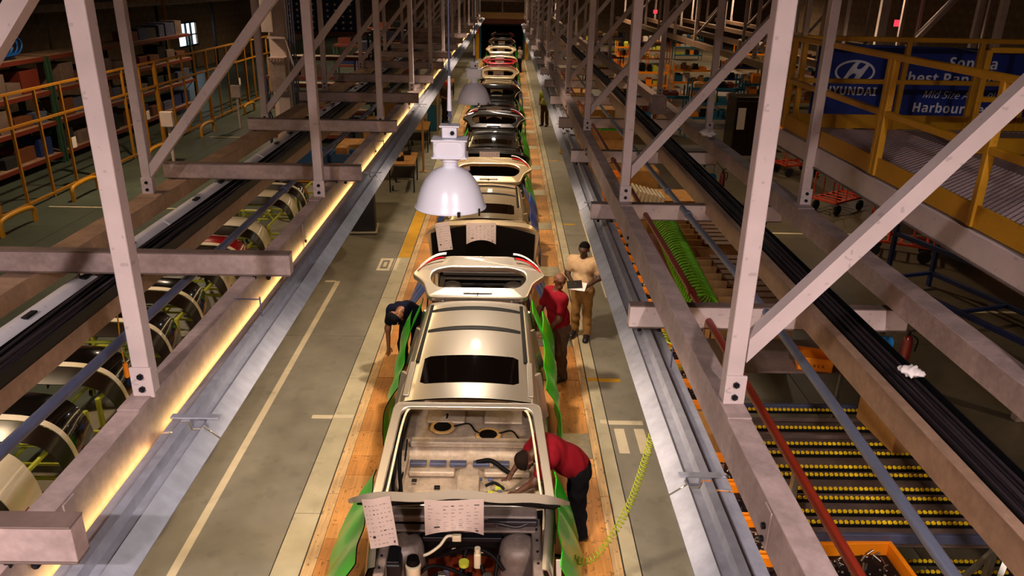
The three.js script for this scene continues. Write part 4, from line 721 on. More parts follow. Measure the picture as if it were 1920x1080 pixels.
// electrical column bundle and blue totes behind
{ const t = thing('building_column', 'pale building column with switch cabinets and conduits on the left', 'column', [-6.85, 0, -24]);
  part('post', rbox(.5, CEIL, .5, .01, 0, CEIL / 2, -.3), M.column, t); part('cabinet', rbox(.36, 2.1, .24, .012, .12, 1.6, .1), M.column, t); part('cabinet', rbox(.5, 1.0, .3, .012, .0, 3.3, .1), M.beam, t); part('cladding', rbox(.34, 4.2, .12, .01, -.22, 6.6, .06), M.column, t);
  for (const x of [.36, .42, .49, .55]) part('conduit', cyl(.022, CEIL - .5, x, CEIL / 2 - .2, .05, 10), M.galvPipe, t);
  part('bracket', join([bar(V(-.25, 4.35, .1), V(.28, 4.35, .1), .06), bar(V(.28, 4.35, .1), V(.5, 3.4, .1), .04)]), M.column, t); for (let i = 0; i < 6; i++) part('warning_tab', rbox(.03, .06, .02, .003, -.2 + i * .09, 3.75, .27), M.rackRed, t); }
storage(-8.2, -36, 0, 4.2, [.3, 1.5, 2.7, 3.78], M.rackGreen, M.rackRed, 'storage rack holding the blue totes on the left', 'left bay racks');
for (let j = 0; j < 6; j++) for (let i = 0; i < 11; i++) { const t = thing('blue_tote', `blue tote ${ORD[i]} from left in the ${ORD[j]} row from below of the high stack`, 'tote', [-9.85 + i * .33, 3.855 + j * .245, -35.9], 0, 'stack of blue totes'); part('tub', rbox(.31, .235, .5, .015, 0, .12, 0), M.rackBlue, t); part('tag', cyl(.045, .01, 0, 0, 0, 14).rotateX(Math.PI / 2).translate(.02, .13, .253), M.paper, t); }
[[-7.6, -30.5], [-8.3, -46], [-7.8, -54], [-9.5, -63], [-6.2, -41], [-6.3, -50], [-6.2, -60]].forEach(([x, z], i) => { storage(x, z, 0, 3, [.3, 1.4, 2.5], i % 2 ? M.rackGreen : M.rackBlue, M.rackRed, `${NTH[i]} cluttered storage rack in the left bays beyond the frames`, 'left bay racks'); for (const y of [.3, 1.4, 2.5]) stock(x, y, z, 2.8, false, `the ${y < 1 ? 'bottom' : y < 2 ? 'middle' : 'top'} shelf of ${NTH[i]} left bay rack`, 'stock in the left bays', 4, .6); });
{ const t = thing('yellow_gantry', 'yellow gantry high on the left wall beside the window', 'gantry', [-19.5, 0, -44]); for (const z of [-2.4, 2.4]) part('leg', rbox(.16, 5.2, .16, .01, 0, 2.6, z), M.fenceYellow, t); part('top_beam', rbox(.3, .35, 5.4, .01, 0, 5.3, 0), M.fenceYellow, t); for (const z of [-1.6, -.8, 0, .8, 1.6]) part('hanger', rbox(.1, .5, .1, .01, 0, 4.9, z), M.yellowRail, t); }
for (const [y, l] of [[4.55, 'lower'], [5.4, 'upper']]) solo('wall_duct', `${l} long pale duct along the left wall`, 'duct', rbox(.5, .34, 70, .03, -20.6, y, -40), M.beam);
for (let i = 0; i < 7; i++) solo('duct_support', `${NTH[i]} dark duct post standing along the left wall`, 'post', rbox(.14, 4.38, .14, .01, -20.6, 2.19, -12 - i * 9), M.blackMetal, 'duct posts');
for (const z of [-26, -33, -40]) { const i = (-26 - z) / 7; const t = thing('switch_box', `${NTH[i]} grey switch box on a post at the far left aisle`, 'switch box', [-11.3, 0, z], 0, 'switch boxes'); part('post', rbox(.08, 1.5, .08, .006, 0, .75, 0), M.column, t); part('box', rbox(.4, .5, .2, .02, 0, 1.55, .05), M.column, t); }

// ---------- right side: roller rack, bins, cartons ----------
{ const t = thing('roller_rack', 'roller flow rack with yellow wheels right of the line', 'rack', [0, 0, 0]);
  const rows = [-8.0, -7.6, -7.27, -7.09, -6.83, -6.69, -6.45, -6.3, -6.09, -5.93];
  const wheels = (x0, x1, y, z) => { const g = []; const w = new THREE.CylinderGeometry(.02, .02, .018, 8).rotateX(Math.PI / 2).toNonIndexed(); for (let x = x0; x < x1; x += .052) g.push(w.clone().translate(x, y, z)); return join(g); };
  M.wheel = mat(0xf0c81c, .4);
  rows.forEach(z => { const r = part('roller_track', join([rbox(1.95, .035, .035, .004, 3.66, 1.27, z)]), M.blackMetal, t); const w = part('roller_wheels', wheels(2.72, 4.62, 1.3, z), M.wheel, r); w.userData.kind = 'stuff'; });
  for (const z of [-5.75, -5.6, -5.35, -5.2, -4.95]) { const r = part('roller_track', rbox(1.15, .035, .035, .004, 4.48, .67, z - .35), M.blackMetal, t); const w = part('roller_wheels', wheels(3.95, 5.0, .7, z - .35), M.wheel, r); w.userData.kind = 'stuff'; }
  for (const x of [2.66, 4.66]) for (const z of [-5.78, -8.15]) part('upright', rbox(.06, 2.0, .06, .006, x, 1.0, z), M.steel, t);
  for (const z of [-5.78, -8.15]) part('end_rail', rbox(2.0, .1, .04, .006, 3.66, 1.24, z), M.galvPipe, t);
  for (const x of [2.66, 4.66]) part('side_rail', rbox(.05, .08, 2.4, .006, x, 1.22, -6.96), M.galvPipe, t);
  for (let i = 0; i < 6; i++) part('lane_divider', rbox(1.9, .05, .008, .002, 3.66, 1.235, -6.03 - i * .37), M.beamDark, t);
  part('drip_board', rbox(1.96, .015, 2.3, .003, 3.66, 1.12, -6.96), M.beamDark, t);
  part('brace', join([bar(V(4.1, .4, -5.72), V(4.64, 1.2, -5.72), .04)]), M.steel, t); part('brace', bar(V(4.7, .3, -5.7), V(5.1, 1.1, -6.1), .05), M.steel, t);
  part('upper_shelf', rbox(1.9, .03, .9, .006, 3.6, 1.72, -8.6), M.beamDark, t); for (const x of [2.7, 4.5]) part('shelf_post', rbox(.05, 1.72, .05, .005, x, .86, -9.0), M.steel, t);
  for (const z of [-4.95, -6.2]) part('lower_post', rbox(.06, .66, .06, .006, 5.08, .33, z), M.steel, t);
}
{ const b = tote('marked_bin', 'orange bin with three painted letters on the upper shelf of the roller rack', 3.78, 1.737, -8.3, .4, .16, .3, M.orangeBin, undefined, -.25);
  const c = document.createElement('canvas'); c.width = 128; c.height = 48; const x = c.getContext('2d'); x.fillStyle = '#e8860e'; x.fillRect(0, 0, 128, 48); x.fillStyle = '#3a2408'; x.font = 'bold 34px sans-serif'; x.textAlign = 'center'; x.fillText('K C R', 64, 36); const tx = new THREE.CanvasTexture(c); tx.colorSpace = THREE.SRGBColorSpace; const m = mat(0xffffff, .5); m.map = tx; part('marking', new THREE.PlaneGeometry(.2, .075).translate(.04, .075, .152), m, b); }
tote('parts_bin', 'large orange bin heaped with small metal parts at the near end of the roller rack', 3.3, .95, -5.5, .72, .26, .5, M.orangeBin, undefined, .04, M.steel);
{ const t = thing('bin_stand', 'low steel stand under the large orange parts bin', 'stand', [3.3, 0, -5.5]); part('top', rbox(.9, .03, .5, .005, 0, .93, 0), M.galvPipe, t); for (const x of [-.4, .4]) for (const z of [-.2, .2]) part('leg', rbox(.04, .92, .04, .004, x, .46, z), M.galvPipe, t); }
carton('plain carton at the right end of the roller rack', 4.38, 1.325, -7.45, .34, .3, .75, undefined, .1);
{ const z0 = -5.45; // picking bins on the aisle side
  const shelf = thing('picking_shelf', 'long low shelf of orange picking bins behind the right girder', 'shelf', [2.42, 0, 0]); part('board', rbox(.42, .03, 12.5, .005, 0, .86, -11.2), M.steel, shelf); for (let z = -5.2; z > -17.5; z -= 2) part('leg', rbox(.04, .85, .04, .004, .17, .42, z), M.steel, shelf); for (let z = -5.2; z > -17.5; z -= 2) part('leg', rbox(.04, .85, .04, .004, -.17, .42, z), M.steel, shelf);
  for (let i = 0; i < 20; i++) { const z = z0 - i * .56; if (i === 4) { carton('tall narrow carton standing among the orange picking bins', 2.42, .88, z, .3, .42, .5); continue; }
    tote('picking_bin', `${NTH[i] || ['nineteenth', 'twentieth'][i - 18]} orange picking bin from the near end of the low shelf`, 2.42, .88, z, .36, .2, .5, M.orangeBin, 'orange picking bins', 0, i % 2 ? M.steel : M.blackMetal); } }
// divided cartons
for (const [x, z, l] of [[4.15, -12.6, 'near'], [4.25, -15.6, 'far']]) {
  const t = thing('divided_crate', `${l} brown slatted crate with upright dividers beside the green coil`, 'crate', [x, 0, z]);
  part('base', rbox(1.25, .1, 2.4, .01, 0, .06, 0), M.card[2], t);
  for (let i = 0; i < 9; i++) part('top_slat', rbox(.86, .02, .2, .004, .18, 1.25, -1.08 + i * .27), M.crateBrown, t);
  for (let i = 0; i < 6; i++) part('divider', rbox(.02, .95, .26, .004, -.61 + (i % 2) * .01, .72, -.85 + i * .36).rotateY(.0), M.card[0], t);
  for (let i = 0; i < 6; i++) part('inner_panel', rbox(.34, 1.02, .02, .004, -.44, .76, -.85 + i * .36), M.card[3], t);
  part('side_panel', rbox(1.2, 1.0, .03, .004, 0, .7, 1.18), M.card[2], t); part('side_panel', rbox(.03, 1.1, 2.35, .004, .6, .65, 0), M.card[1], t); part('side_panel', rbox(1.2, 1.0, .03, .004, 0, .7, -1.18), M.card[2], t);
}
function coil(a, b, R, turns, r, sag = 0) { const pts = []; const n = turns * 12, A = V(...a), B = V(...b), d = B.clone().sub(A).normalize(), s = d.clone().cross(V(0, 1, 0)).normalize(), u = s.clone().cross(d); for (let i = 0; i <= n; i++) { const k = i / n, an = i / 12 * Math.PI * 2, p = A.clone().lerp(B, k); p.y -= sag * 4 * k * (1 - k); pts.push(p.addScaledVector(s, Math.cos(an) * R).addScaledVector(u, Math.sin(an) * R)); } return new THREE.TubeGeometry(new THREE.CatmullRomCurve3(pts), n, r, 5); }
M.coilGreen = mat(0x63a816, .4); M.coilLime = mat(0x8f9a1c, .4);
{ const t = thing('spring_hose', 'thick bright green coiled hose lying between the right girders', 'hose'); part('coil', coil([3.17, 1.62, -14.6], [2.98, 1.55, -10.4], .22, 34, .021), M.coilGreen, t); part('end_fitting', join([rod(V(3.17, 1.82, -14.6), V(3.05, 1.95, -15.0), .02), rod(V(2.98, 1.35, -10.4), V(2.9, 1.3, -10.2), .02)]), M.steel, t);
  part('carrier', join([rbox(.34, .03, 4.4, .006, 3.07, 1.36, -12.5), rbox(.05, 1.35, .05, .005, 3.12, .67, -14.4), rbox(.05, 1.35, .05, .005, 3.02, .67, -10.6)]), M.rackRed, t); }
{ const t = thing('air_hose', 'lime coiled air hose stretched from the right trough to the nearest car', 'hose'); const P = [[.7, .62, -6.2], [.9, .52, -6.25], [1.12, .64, -6.4], [1.3, 1.0, -6.45], [1.42, 1.6, -6.4], [1.5, 2.3, -6.35], [1.55, 3.1, -6.35]];
  const cv = new THREE.CatmullRomCurve3(P.map(p => V(...p))), pts = []; const n = 62 * 10; for (let i = 0; i <= n; i++) { const k = i / n, p = cv.getPointAt(k), d = cv.getTangentAt(k), s = d.clone().cross(V(0, 0, 1)).normalize(), u = s.clone().cross(d), a = i / 10 * Math.PI * 2, R = .034; pts.push(p.addScaledVector(s, Math.cos(a) * R).addScaledVector(u, Math.sin(a) * R)); } part('coil', new THREE.TubeGeometry(new THREE.CatmullRomCurve3(pts), n, .007, 5), M.coilLime, t); part('tool', join([rod(V(.62, .62, -6.2), V(.5, .68, -6.15), .02)]), M.blackMetal, t); }
{ const t = thing('air_hose', 'short slack loop of lime coiled hose hanging from the right trough', 'hose'); part('coil', coil([1.58, 2.9, -6.75], [1.5, 2.1, -6.6], .05, 34, .008), M.coilLime, t); part('coil', coil([1.5, 2.1, -6.6], [1.7, 2.6, -6.6], .05, 16, .008), M.coilLime, t); part('hook', rod(V(1.58, 2.9, -6.75), V(1.46, 3.36, -6.75), .008), M.steel, t); }
// signs and extinguishers below the right cross beams
function oval(w, h) { const c = document.createElement('canvas'); c.width = 256; c.height = 160; const x = c.getContext('2d'); x.fillStyle = '#1273b8'; x.fillRect(0, 0, 256, 160); x.fillStyle = '#e8f2f8'; x.font = 'italic bold 84px sans-serif'; x.textAlign = 'center'; x.fillText('AL', 150, 116); const t = new THREE.CanvasTexture(c); t.colorSpace = THREE.SRGBColorSpace; return t; }
{ const tm = mat(0xffffff, .5); tm.map = oval(); M.signBlue = mat(0x1273b8, .5); M.extRed = mat(0x6e1210, .3, 0, null, { clearcoat: .6 });
  [[-6.35, 'first'], [-13.19, 'third'], [-20.03, 'fifth']].forEach(([z, n]) => {
    const t = thing('hanging_sign', `blue oval sign hanging under the ${n} right cross beam`, 'sign', [3.68, 2.78, z - .4], 0, 'blue oval signs'); part('plate', extr(rpoly([[-.14, -.09], [.14, -.09], [.14, .09], [-.14, .09]], .09), .01, .002), M.signBlue, t); part('lettering', new THREE.PlaneGeometry(.19, .11).translate(.0, 0, .014), tm, t); for (const x of [-.08, .08]) part('hanger', rod(V(x, .08, .005), V(x - .1, .35, .36), .006), M.steel, t);
    const e = thing('fire_extinguisher', `dark red fire extinguisher hanging under the ${n} right cross beam`, 'extinguisher', [3.9, 2.66, z - .3], 0, 'fire extinguishers'); part('cylinder', lathe([[0, 0], [.045, 0], [.05, .015], [.05, .2], [.035, .25], [.015, .27], [0, .27]], 18), M.extRed, e); part('valve', join([rbox(.03, .05, .03, .006, 0, .29, 0), rod(V(0, .31, 0), V(.07, .33, .02), .008)]), M.blackMetal, e); part('hose', tube([[.02, .28, .02], [.07, .24, .04], [.06, .12, .045]], .008, 16, 6), M.black, e); part('strap', rod(V(0, .3, 0), V(-.2, .48, .27), .008), M.steel, e);
  }); }
// white cloths
const cloth = (label, x, y, z, r) => { const g = new THREE.SphereGeometry(r, 22, 14); bend(g, v => { const n = 1 + .35 * Math.sin(v.x * 60 / r * .1 + v.z * 70) * Math.sin(v.z * 50 + v.y * 40); v.multiplyScalar(n); v.y *= .45; }); solo('white_rag', label, 'rag', g.translate(x, y, z), M.paper); };
cloth('crumpled white rag lying on the right cable tray', 2.86, 3.53, -4.75, .07); cloth('white crumpled cloth lying on the right outer girder', 3.45, 3.68, -13.1, .13);

// ---------- platform with banner ----------
const PH = 4.3;
{ const t = thing('platform', 'raised yellow railed platform with mesh deck on the right', 'platform'); const X0 = 3.66, X1 = 7.9, Z0 = -10.15, Z1 = 1.5;
  M.mesh = mat(0xa08c8c, .5, .3);
  part('edge_beam', rbox(.1, .22, Z1 - Z0, .01, X0, PH - .13, (Z0 + Z1) / 2), M.column, t); part('edge_flange', rbox(.16, .015, Z1 - Z0, .004, X0 + .02, PH - .245, (Z0 + Z1) / 2), M.beamDark, t); part('end_beam', rbox(X1 - X0, .22, .1, .01, (X0 + X1) / 2, PH - .13, Z0), M.column, t); part('back_beam', rbox(.1, .22, Z1 - Z0, .01, X1, PH - .13, (Z0 + Z1) / 2), M.column, t);
  for (let z = Z0 + 1.2; z < Z1; z += 1.2) part('joist', rbox(X1 - X0 - .12, .1, .06, .006, (X0 + X1) / 2, PH - .09, z), M.beamDark, t);
  // expanded metal deck: diamond strands
  const d = []; const n = V(0, 0, 0); const deck = new THREE.BufferGeometry(), pos = []; const strand = (x0, z0, x1, z1) => { const dx = x1 - x0, dz = z1 - z0, l = Math.hypot(dx, dz), nx = -dz / l * .006, nz = dx / l * .006, y0 = PH - .02, y1 = PH - .005; const q = [[x0 + nx, z0 + nz], [x0 - nx, z0 - nz], [x1 - nx, z1 - nz], [x1 + nx, z1 + nz]]; for (const y of [y1]) pos.push(q[0][0], y, q[0][1], q[2][0], y, q[2][1], q[1][0], y, q[1][1], q[0][0], y, q[0][1], q[3][0], y, q[3][1], q[2][0], y, q[2][1]); for (const [a, b] of [[0, 3], [2, 1]]) pos.push(q[a][0], y0, q[a][1], q[b][0], y1, q[b][1], q[a][0], y1, q[a][1], q[a][0], y0, q[a][1], q[b][0], y0, q[b][1], q[b][0], y1, q[b][1]); };
  const sx = .075, sz = .035; for (let z = Z0 + .06, r = 0; z < Z1 - .1; z += sz, r++) for (let x = X0 + .06 + (r % 2) * sx / 2; x < X1 - .1; x += sx) { strand(x, z, x + sx / 2, z + sz); strand(x + sx / 2, z + sz, x + sx, z); }
  deck.setAttribute('position', new THREE.Float32BufferAttribute(pos, 3)); deck.computeVertexNormals(); const dm = part('deck_mesh', deck, M.mesh, t); dm.userData.kind = 'stuff';
  part('solid_deck', rbox(X1 - 5.2, .012, 5, .003, (X1 + 5.2) / 2, PH - .012, Z0 + 2.6), M.beamDark, t);
  const rail = (a, b, posts, tag) => { for (const y of [1.12, .6]) part('hand_rail', bar(a.clone().setY(PH + y), b.clone().setY(PH + y), .06, .06, .012), M.yellowRail, t); part('toe_board', bar(a.clone().setY(PH + .09), b.clone().setY(PH + .09), .02, .18, .004), M.yellowRail, t); for (const k of posts) { const p = a.clone().lerp(b, k); part('rail_post', rbox(.065, 1.12, .065, .012, p.x, PH + .56, p.z), M.yellowRail, t); } };
  const zk = z => (z - Z0) / (Z1 - Z0);
  rail(V(X0 - .02, 0, Z0), V(X0 - .02, 0, Z1), [zk(-10.1), zk(-9.1), zk(-7.5), zk(-7.42), zk(-5.72), zk(-4), zk(-2.2)]);
  rail(V(X0, 0, Z0), V(X1, 0, Z0), [0.03, .34, .56, .72, .87, 1]);
  rail(V(X1, 0, Z0), V(X1, 0, Z1), [.2, .4, .6, .8]);
  rail(V(5.2, 0, -8.6), V(X1, 0, -8.6), [0, .5]);
  for (const z of [-9.4, -4.7, 0]) part('support_bracket', rbox(.12, .16, .09, .01, 3.62, PH - .14, z < -9 ? -8.9 : z < -4 ? -4.2 : 0), M.column, t);
  for (const [x, z] of [[7.8, -10], [7.8, -2]]) part('support_leg', rbox(.14, PH - .24, .14, .01, x, (PH - .24) / 2, z), M.column, t);
}
{ // banner with the plant's award text, hung behind the platform's end rail
  const c = document.createElement('canvas'); c.width = 2048; c.height = 560; const x = c.getContext('2d');
  x.fillStyle = '#04237c'; x.fillRect(0, 0, 2048, 560); x.strokeStyle = x.fillStyle = '#dcdce4'; x.save(); x.translate(300, 205); x.lineWidth = 17; x.beginPath(); x.ellipse(0, 0, 148, 84, 0, 0, 7); x.stroke();
  x.transform(1, 0, -.42, 1, 0, 0); x.beginPath(); x.moveTo(-66, 74); x.bezierCurveTo(-50, 20, -60, -40, -36, -74); x.lineTo(-2, -76); x.bezierCurveTo(-14, -40, -6, -16, 26, -24); x.bezierCurveTo(44, -30, 46, -60, 52, -70); x.lineTo(84, -62); x.bezierCurveTo(72, -10, 80, 30, 58, 70); x.lineTo(16, 76); x.bezierCurveTo(30, 34, 22, 4, -6, 14); x.bezierCurveTo(-28, 24, -28, 56, -34, 78); x.closePath(); x.fill(); x.restore();
  x.textAlign = 'center'; x.font = 'bold 92px sans-serif'; x.fillText('HYUNDAI', 290, 385);
  x.textAlign = 'left'; x.font = 'bold 116px sans-serif'; x.fillText('Sonata', 1010, 150); x.fillText('Highest Ranked Pro', 530, 275, 1420); x.font = 'italic 78px sans-serif'; x.fillText('Mid Size Auto Plant', 860, 386, 1060); x.font = 'bold 104px sans-serif'; x.fillText('Harbour Report', 800, 500, 1000);
  const tx = new THREE.CanvasTexture(c); tx.colorSpace = THREE.SRGBColorSpace; const m = mat(0xffffff, .6); m.map = tx;
  const t = thing('banner', 'wide blue banner with white lettering and oval emblem behind the platform rail', 'banner', [6.15, 4.78, -11.0], 4 * DEG); t.rotation.y = -.05; t.rotation.z = -.012;
  part('backing', rbox(3.64, 1.0, .03, .005, 0, 0, -.02), M.rackBlue, t); part('print', new THREE.PlaneGeometry(3.62, .98), m, t); for (const k of [-1.7, 0, 1.7]) part('tie', rod(V(k, .5, -.02), V(k, .5, .8), .008), M.steel, t); }
// second bay of hanging frames farther right
[[8.9, 'third right row beyond the platform'], [11.2, 'fourth right row'], [14, 'fifth right row'], [17, 'last right row']].forEach(([x, n], r) => { for (let k = r < 1 ? 1 : 2; k < 13; k++) { hangColumn(x, ZC(k) - 1, `${NTH[k]} hanging column from the camera in the ${n}`, 'hanging columns of the ' + n, .12); if (k % 2 && r % 2 === 0) { const t = thing('diagonal_brace', `${NTH[k]} diagonal brace from the camera in the ${n}`, 'brace', [x + .07, 3.9, ZC(k) - .9], 0, 'braces of the ' + n); part('strut', bar(V(0, 0, 0), V(2.1, 2.6, 0), .1), M.column, t); } }
  longBeam(`long brown girder under the ${n} of columns`, x - .12, x + .12, 3.36, 3.6, M.beamTan, false); });
// exit signs
for (const [x, y, z, l] of [[15.9, 4.75, -33, 'red exit light glowing at upper right'], [10.9, 4.2, -60, 'small distant red exit light at upper centre right']]) { const t = thing('exit_light', l, 'exit sign', [x, y, z]); part('box', rbox(.34, .3, .1, .01), M.blackMetal, t); part('face', new THREE.PlaneGeometry(.3, .26).translate(0, 0, .052), M.exit, t); part('stem', rod(V(0, .15, 0), V(0, CEIL - y, 0), .015), M.blackMetal, t); const l2 = rgbLight(new THREE.PointLight(0xffffff, .35), [1, .06, .1]); l2.position.set(0, 0, .2); t.add(l2); }
// ---------- carts, racks and clutter on the right ----------
function dolly(x, z, turn, label, m = M.cartRed) { const t = thing('parts_dolly', label, 'dolly', [x, 0, z], turn, 'red parts dollies'); part('bed', join([rbox(1.5, .06, .06, .006, 0, .4, .38), rbox(1.5, .06, .06, .006, 0, .4, -.38), rbox(.06, .06, .8, .006, .72, .4, 0), rbox(.06, .06, .8, .006, -.72, .4, 0)]), m, t); for (let i = 0; i < 5; i++) part('slat', rbox(.05, .03, .76, .004, -.56 + i * .28, .43, 0), m, t); for (const x of [-.7, -.25, .25, .7]) for (const z of [-.37, .37]) part('stake', rod(V(x, .4, z), V(x * 1.05, 1.15, z), .02), m, t); part('top_rail', join([rod(V(-.72, 1.12, .37), V(.72, 1.12, .37), .018), rod(V(-.72, 1.12, -.37), V(.72, 1.12, -.37), .018)]), m, t); part('tow_bar', bar(V(.7, .35, 0), V(1.5, .3, 0), .05), m, t); for (const x of [-.55, .55]) for (const z of [-.35, .35]) part('wheel', cyl(.15, .06, 0, 0, 0, 16).rotateX(Math.PI / 2).translate(x, .16, z), M.rubber, t); return t; }
dolly(9.7, -21.6, .6, 'red parts dolly nearest the platform leg, under the railing'); dolly(9.6, -17.6, -.5, 'red parts dolly with black wheels below the platform beam'); dolly(10.1, -26.2, .3, 'red parts dolly farther back beside the white floor line'); dolly(12.4, -22.5, .2, 'red parts dolly behind the others in the right bay'); dolly(11.6, -17.2, -.4, 'red parts dolly at the far right under the platform');
{ const t = thing('steel_rack', 'dark blue low steel frame rack at the right edge under the platform', 'rack', [9.3, 0, -13.6], .3); for (const z of [-1.9, 1.9]) for (const x of [-.6, .6]) part('upright', rbox(.08, 1.5, .08, .006, x, .75, z), M.rackBlue, t); for (const y of [.3, 1.3]) for (const x of [-.6, .6]) part('rail', rbox(.07, .1, 3.8, .006, x, y, 0), M.rackBlue, t); for (const z of [-1.9, 0, 1.9]) part('cross_bar', rbox(1.2, .07, .07, .006, 0, .3, z), M.rackBlue, t); part('lattice', join([bar(V(.6, .3, 1.9), V(.6, 1.3, .2), .03)]), M.rackBlue, t); }
carton('small carton on the blue frame rack at the right edge', 9.35, 1.36, -13.2, .5, .35, .5);
{ const t = thing('cabinet', 'tall dark brown cabinet in the right bay left of the platform', 'cabinet', [9.1, 0, -29.6], .1); part('body', rbox(1.1, 2.2, .9, .02, 0, 1.1, 0), M.bumperBrown, t); part('door', rbox(.5, 1.9, .03, .005, -.27, 1.1, .46), M.bumperBrown, t); part('door', rbox(.5, 1.9, .03, .005, .27, 1.1, .46), M.bumperBrown, t); part('notice', rbox(.3, .8, .01, .002, -.3, 1.4, .482), M.paper, t); }
bench(10.6, -30.6, 'work bench with orange top right of the dark cabinet', M.orangeBin);
// teal racks, orange racks and loose stock
[[9.6, -36, M.cartBlue, 'teal shelf rack behind the dark cabinet'], [7.4, -42.5, M.orangeBin, 'orange shelf rack in the right bays, left of the teal ones'], [10.4, -44, M.orangeBin, 'orange shelf rack farther back in the right bays'], [12.4, -38, M.cartBlue, 'teal shelf rack farther right in the bays'], [13.5, -46, M.rackBlue, 'dark blue shelf rack at the back of the right bays'], [6.2, -51, M.rackRed, 'rust red shelf rack far back beside the frames'], [16, -42, M.orangeBin, 'orange shelf rack at the far right of the bays'], [6.4, -33, M.cartBlue, 'teal shelf rack close to the right outer columns'], [15.5, -33, M.rackRed, 'red shelf rack to the right of the exit light'], [18.5, -50, M.rackBlue, 'blue shelf rack in the far right corner'], [12.2, -66, M.rackRed, 'rust red shelf rack near the far wall'], [15.8, -70, M.cartBlue, 'teal shelf rack near the far wall'], [19.5, -64, M.orangeBin, 'orange shelf rack near the far right corner'], [9.2, -72, M.rackBlue, 'blue shelf rack standing before the far wall'], [9.4, -60, M.orangeBin, 'orange shelf rack at the very back'], [6.2, -66, M.rackRed, 'small red rack far back near the portal']].forEach(([x, z, m, l]) => {
  const t = thing('shelf_rack', l, 'rack', [x, 0, z], rr(-.1, .1)); for (const a of [-1.2, 1.2]) for (const b of [-.4, .4]) part('upright', rbox(.06, 2.1, .06, .005, a, 1.05, b), m, t); for (const y of [.35, 1.0, 1.65]) { part('shelf', rbox(2.4, .04, .84, .005, 0, y, 0), m, t); part('shelf_lip', rbox(2.4, .12, .02, .004, 0, y + .03, .42), m, t); }
  for (const y of [.35, 1.0, 1.65]) { let a = -1.05; for (let i = 0; i < 5; i++) { const w = rr(.24, .42), h = rr(.14, .45), ci = Math.floor(rnd() * 10), cm = [M.orangeBin, M.paper, M.blackMetal, M.bumperBlack, M.cartBlue, M.card[0], M.lime, M.tailClear, M.card[3], M.rackRed][ci]; const s = solo('stock_item', `${ORD[i]} ${['orange', 'white', 'dark', 'black', 'teal', 'brown', 'lime', 'pale', 'tan', 'red'][ci]} item on ${y < .5 ? 'low' : y < 1.2 ? 'middle' : 'top'} shelf of ${l.replace('shelf rack', 'rack').split(' ').slice(0, 9).join(' ')}`, 'stock', join([rbox(w, h, .5, .02, 0, h / 2, 0), i % 2 ? cyl(.07, w * .9, 0, 0, 0, 12).rotateZ(Math.PI / 2).translate(0, h + .03, .1) : rbox(w * .7, .06, .3, .01, 0, h + .02, 0)]), cm, 'stock in the right bays'); s.position.set(x + a + w / 2, y + .022, z); a += w + rr(.03, .1); } }
});
tote('tan_crate', 'big tan plywood crate beside the right girder, farther along', 3.5, 0, -26.8, 1.5, 1.1, 1.9, M.card[0]); 
for (const [x, z, w, h, d, l] of [[4.3, -19.6, 1.2, .9, 1.2, 'tan carton pallet box behind the divided crates'], [3.3, -30.5, 1, 1.1, 1, 'carton stack beside the right frames, third along'], [4.1, -34, 1.2, 1, 1.2, 'carton stack beside the right frames, fourth along'], [3.4, -38, 1, 1.2, 1.4, 'carton stack beside the right frames, fifth along'], [4.2, -23.2, .9, .8, .9, 'low carton just before the tan plywood crate'], [3.5, -44, 1.2, 1.2, 1.4, 'far carton stack beside the right frames'], [-5, -26, 1.1, .9, 1.1, 'carton box on the left behind the blue crates'], [-4.8, -30, 1.2, 1, 1.4, 'large carton box on the left farther along'], [-4.9, -36, 1.2, 1.1, 1.4, 'far carton box on the left beside the frames']]) carton(l, x, 0, z, w, h, d);
{ const t = thing('tray_stack', 'fanned stack of cream plastic trays beyond the green coil', 'trays', [3.35, .9, -18.1]); for (let i = 0; i < 8; i++) part('tray', rbox(.05, .5, .7, .01, -.35 + i * .1, .26, 0).rotateZ(-.25), M.bumperWhite, t); part('stand', join([rbox(1.1, .05, .9, .01, 0, -.03, 0), rbox(.06, .86, .06, .005, -.45, -.47, 0), rbox(.06, .86, .06, .005, .45, -.47, 0)]), M.steel, t); }
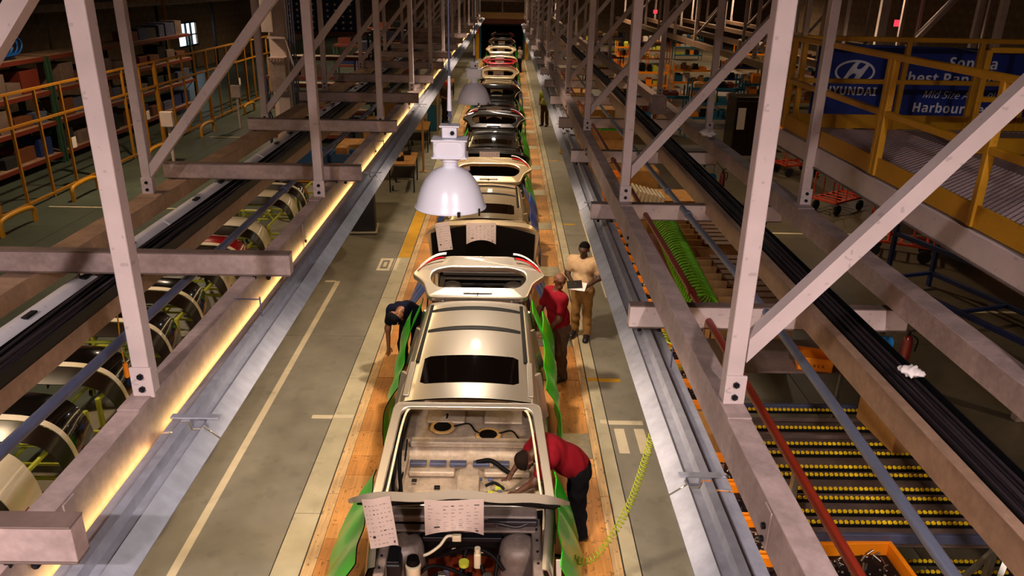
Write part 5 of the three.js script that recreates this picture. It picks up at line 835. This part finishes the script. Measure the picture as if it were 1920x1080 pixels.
tote('orange_box', 'orange box next to the cream trays', 4.4, 0, -17.9, .6, .95, .6, M.orangeBin); tote('orange_box', 'orange box low behind the right girder', 3.2, 0, -21.5, .7, 1.0, .7, M.orangeBin);
solo('green_bin', 'green bin under the right frames, beyond the tan crate', 'bin', join([rbox(.7, 1.1, .7, .03, 3.9, .56, -29), rbox(.76, .06, .76, .02, 3.9, 1.12, -29)]), M.greenCover);
solo('grey_panel_box', 'grey control box hung beside the right outer girder', 'box', join([rbox(.3, .36, .3, .02, 3.16, 3.7, -16.2), rbox(.2, .02, .2, .005, 3.16, 3.89, -16.2), rbox(.16, .06, .04, .005, 3.37, 3.56, -16.2)]), M.beam);
solo('yellow_box', 'small yellow box on the floor of the right aisle', 'box', join([rbox(.3, .3, .3, .03, 2.2, .16, -29), rbox(.32, .05, .32, .01, 2.2, .32, -29)]), M.yellowRail);
// portal where the line ends
{ const t = thing('portal', 'dark portal with yellow lintel and green sides at the far end of the line', 'portal', [-.4, 0, -67]); for (const s of [-1, 1]) { part('post', rbox(.3, 3.2, .3, .02, s * 2.05, 1.6, 0), M.yellowRail, t); part('side_wall', rbox(.2, 2.6, 7, .02, s * 1.85, 1.3, -3.8), M.cartBlue, t); part('post_band', rbox(.34, .5, .34, .02, s * 2.05, 2.3, 0), M.cartRed, t); } part('lintel', rbox(4.8, .5, .4, .02, 0, 3.45, 0), M.card[3], t); part('lintel_band', rbox(4.3, .35, .3, .02, 0, 3.0, -.02), M.rackRed, t); part('roof', rbox(4.4, .12, 7.2, .02, 0, 2.75, -3.9), M.blackMetal, t); part('back_wall', rbox(4, 2.7, .1, .02, 0, 1.35, -7.4), M.black, t); part('upper_frame', join([rbox(4.6, .12, .12, .01, 0, 4.6, 0), rbox(.12, 1, .12, .01, -2.1, 4.1, 0), rbox(.12, 1, .12, .01, 2.1, 4.1, 0), rbox(.12, 1, .12, .01, 0, 4.1, 0)]), M.beamTan, t); }

scene.traverse(o => { if (o.isMesh) { o.castShadow = o.receiveShadow = true; } });
renderer.render(scene, camera);
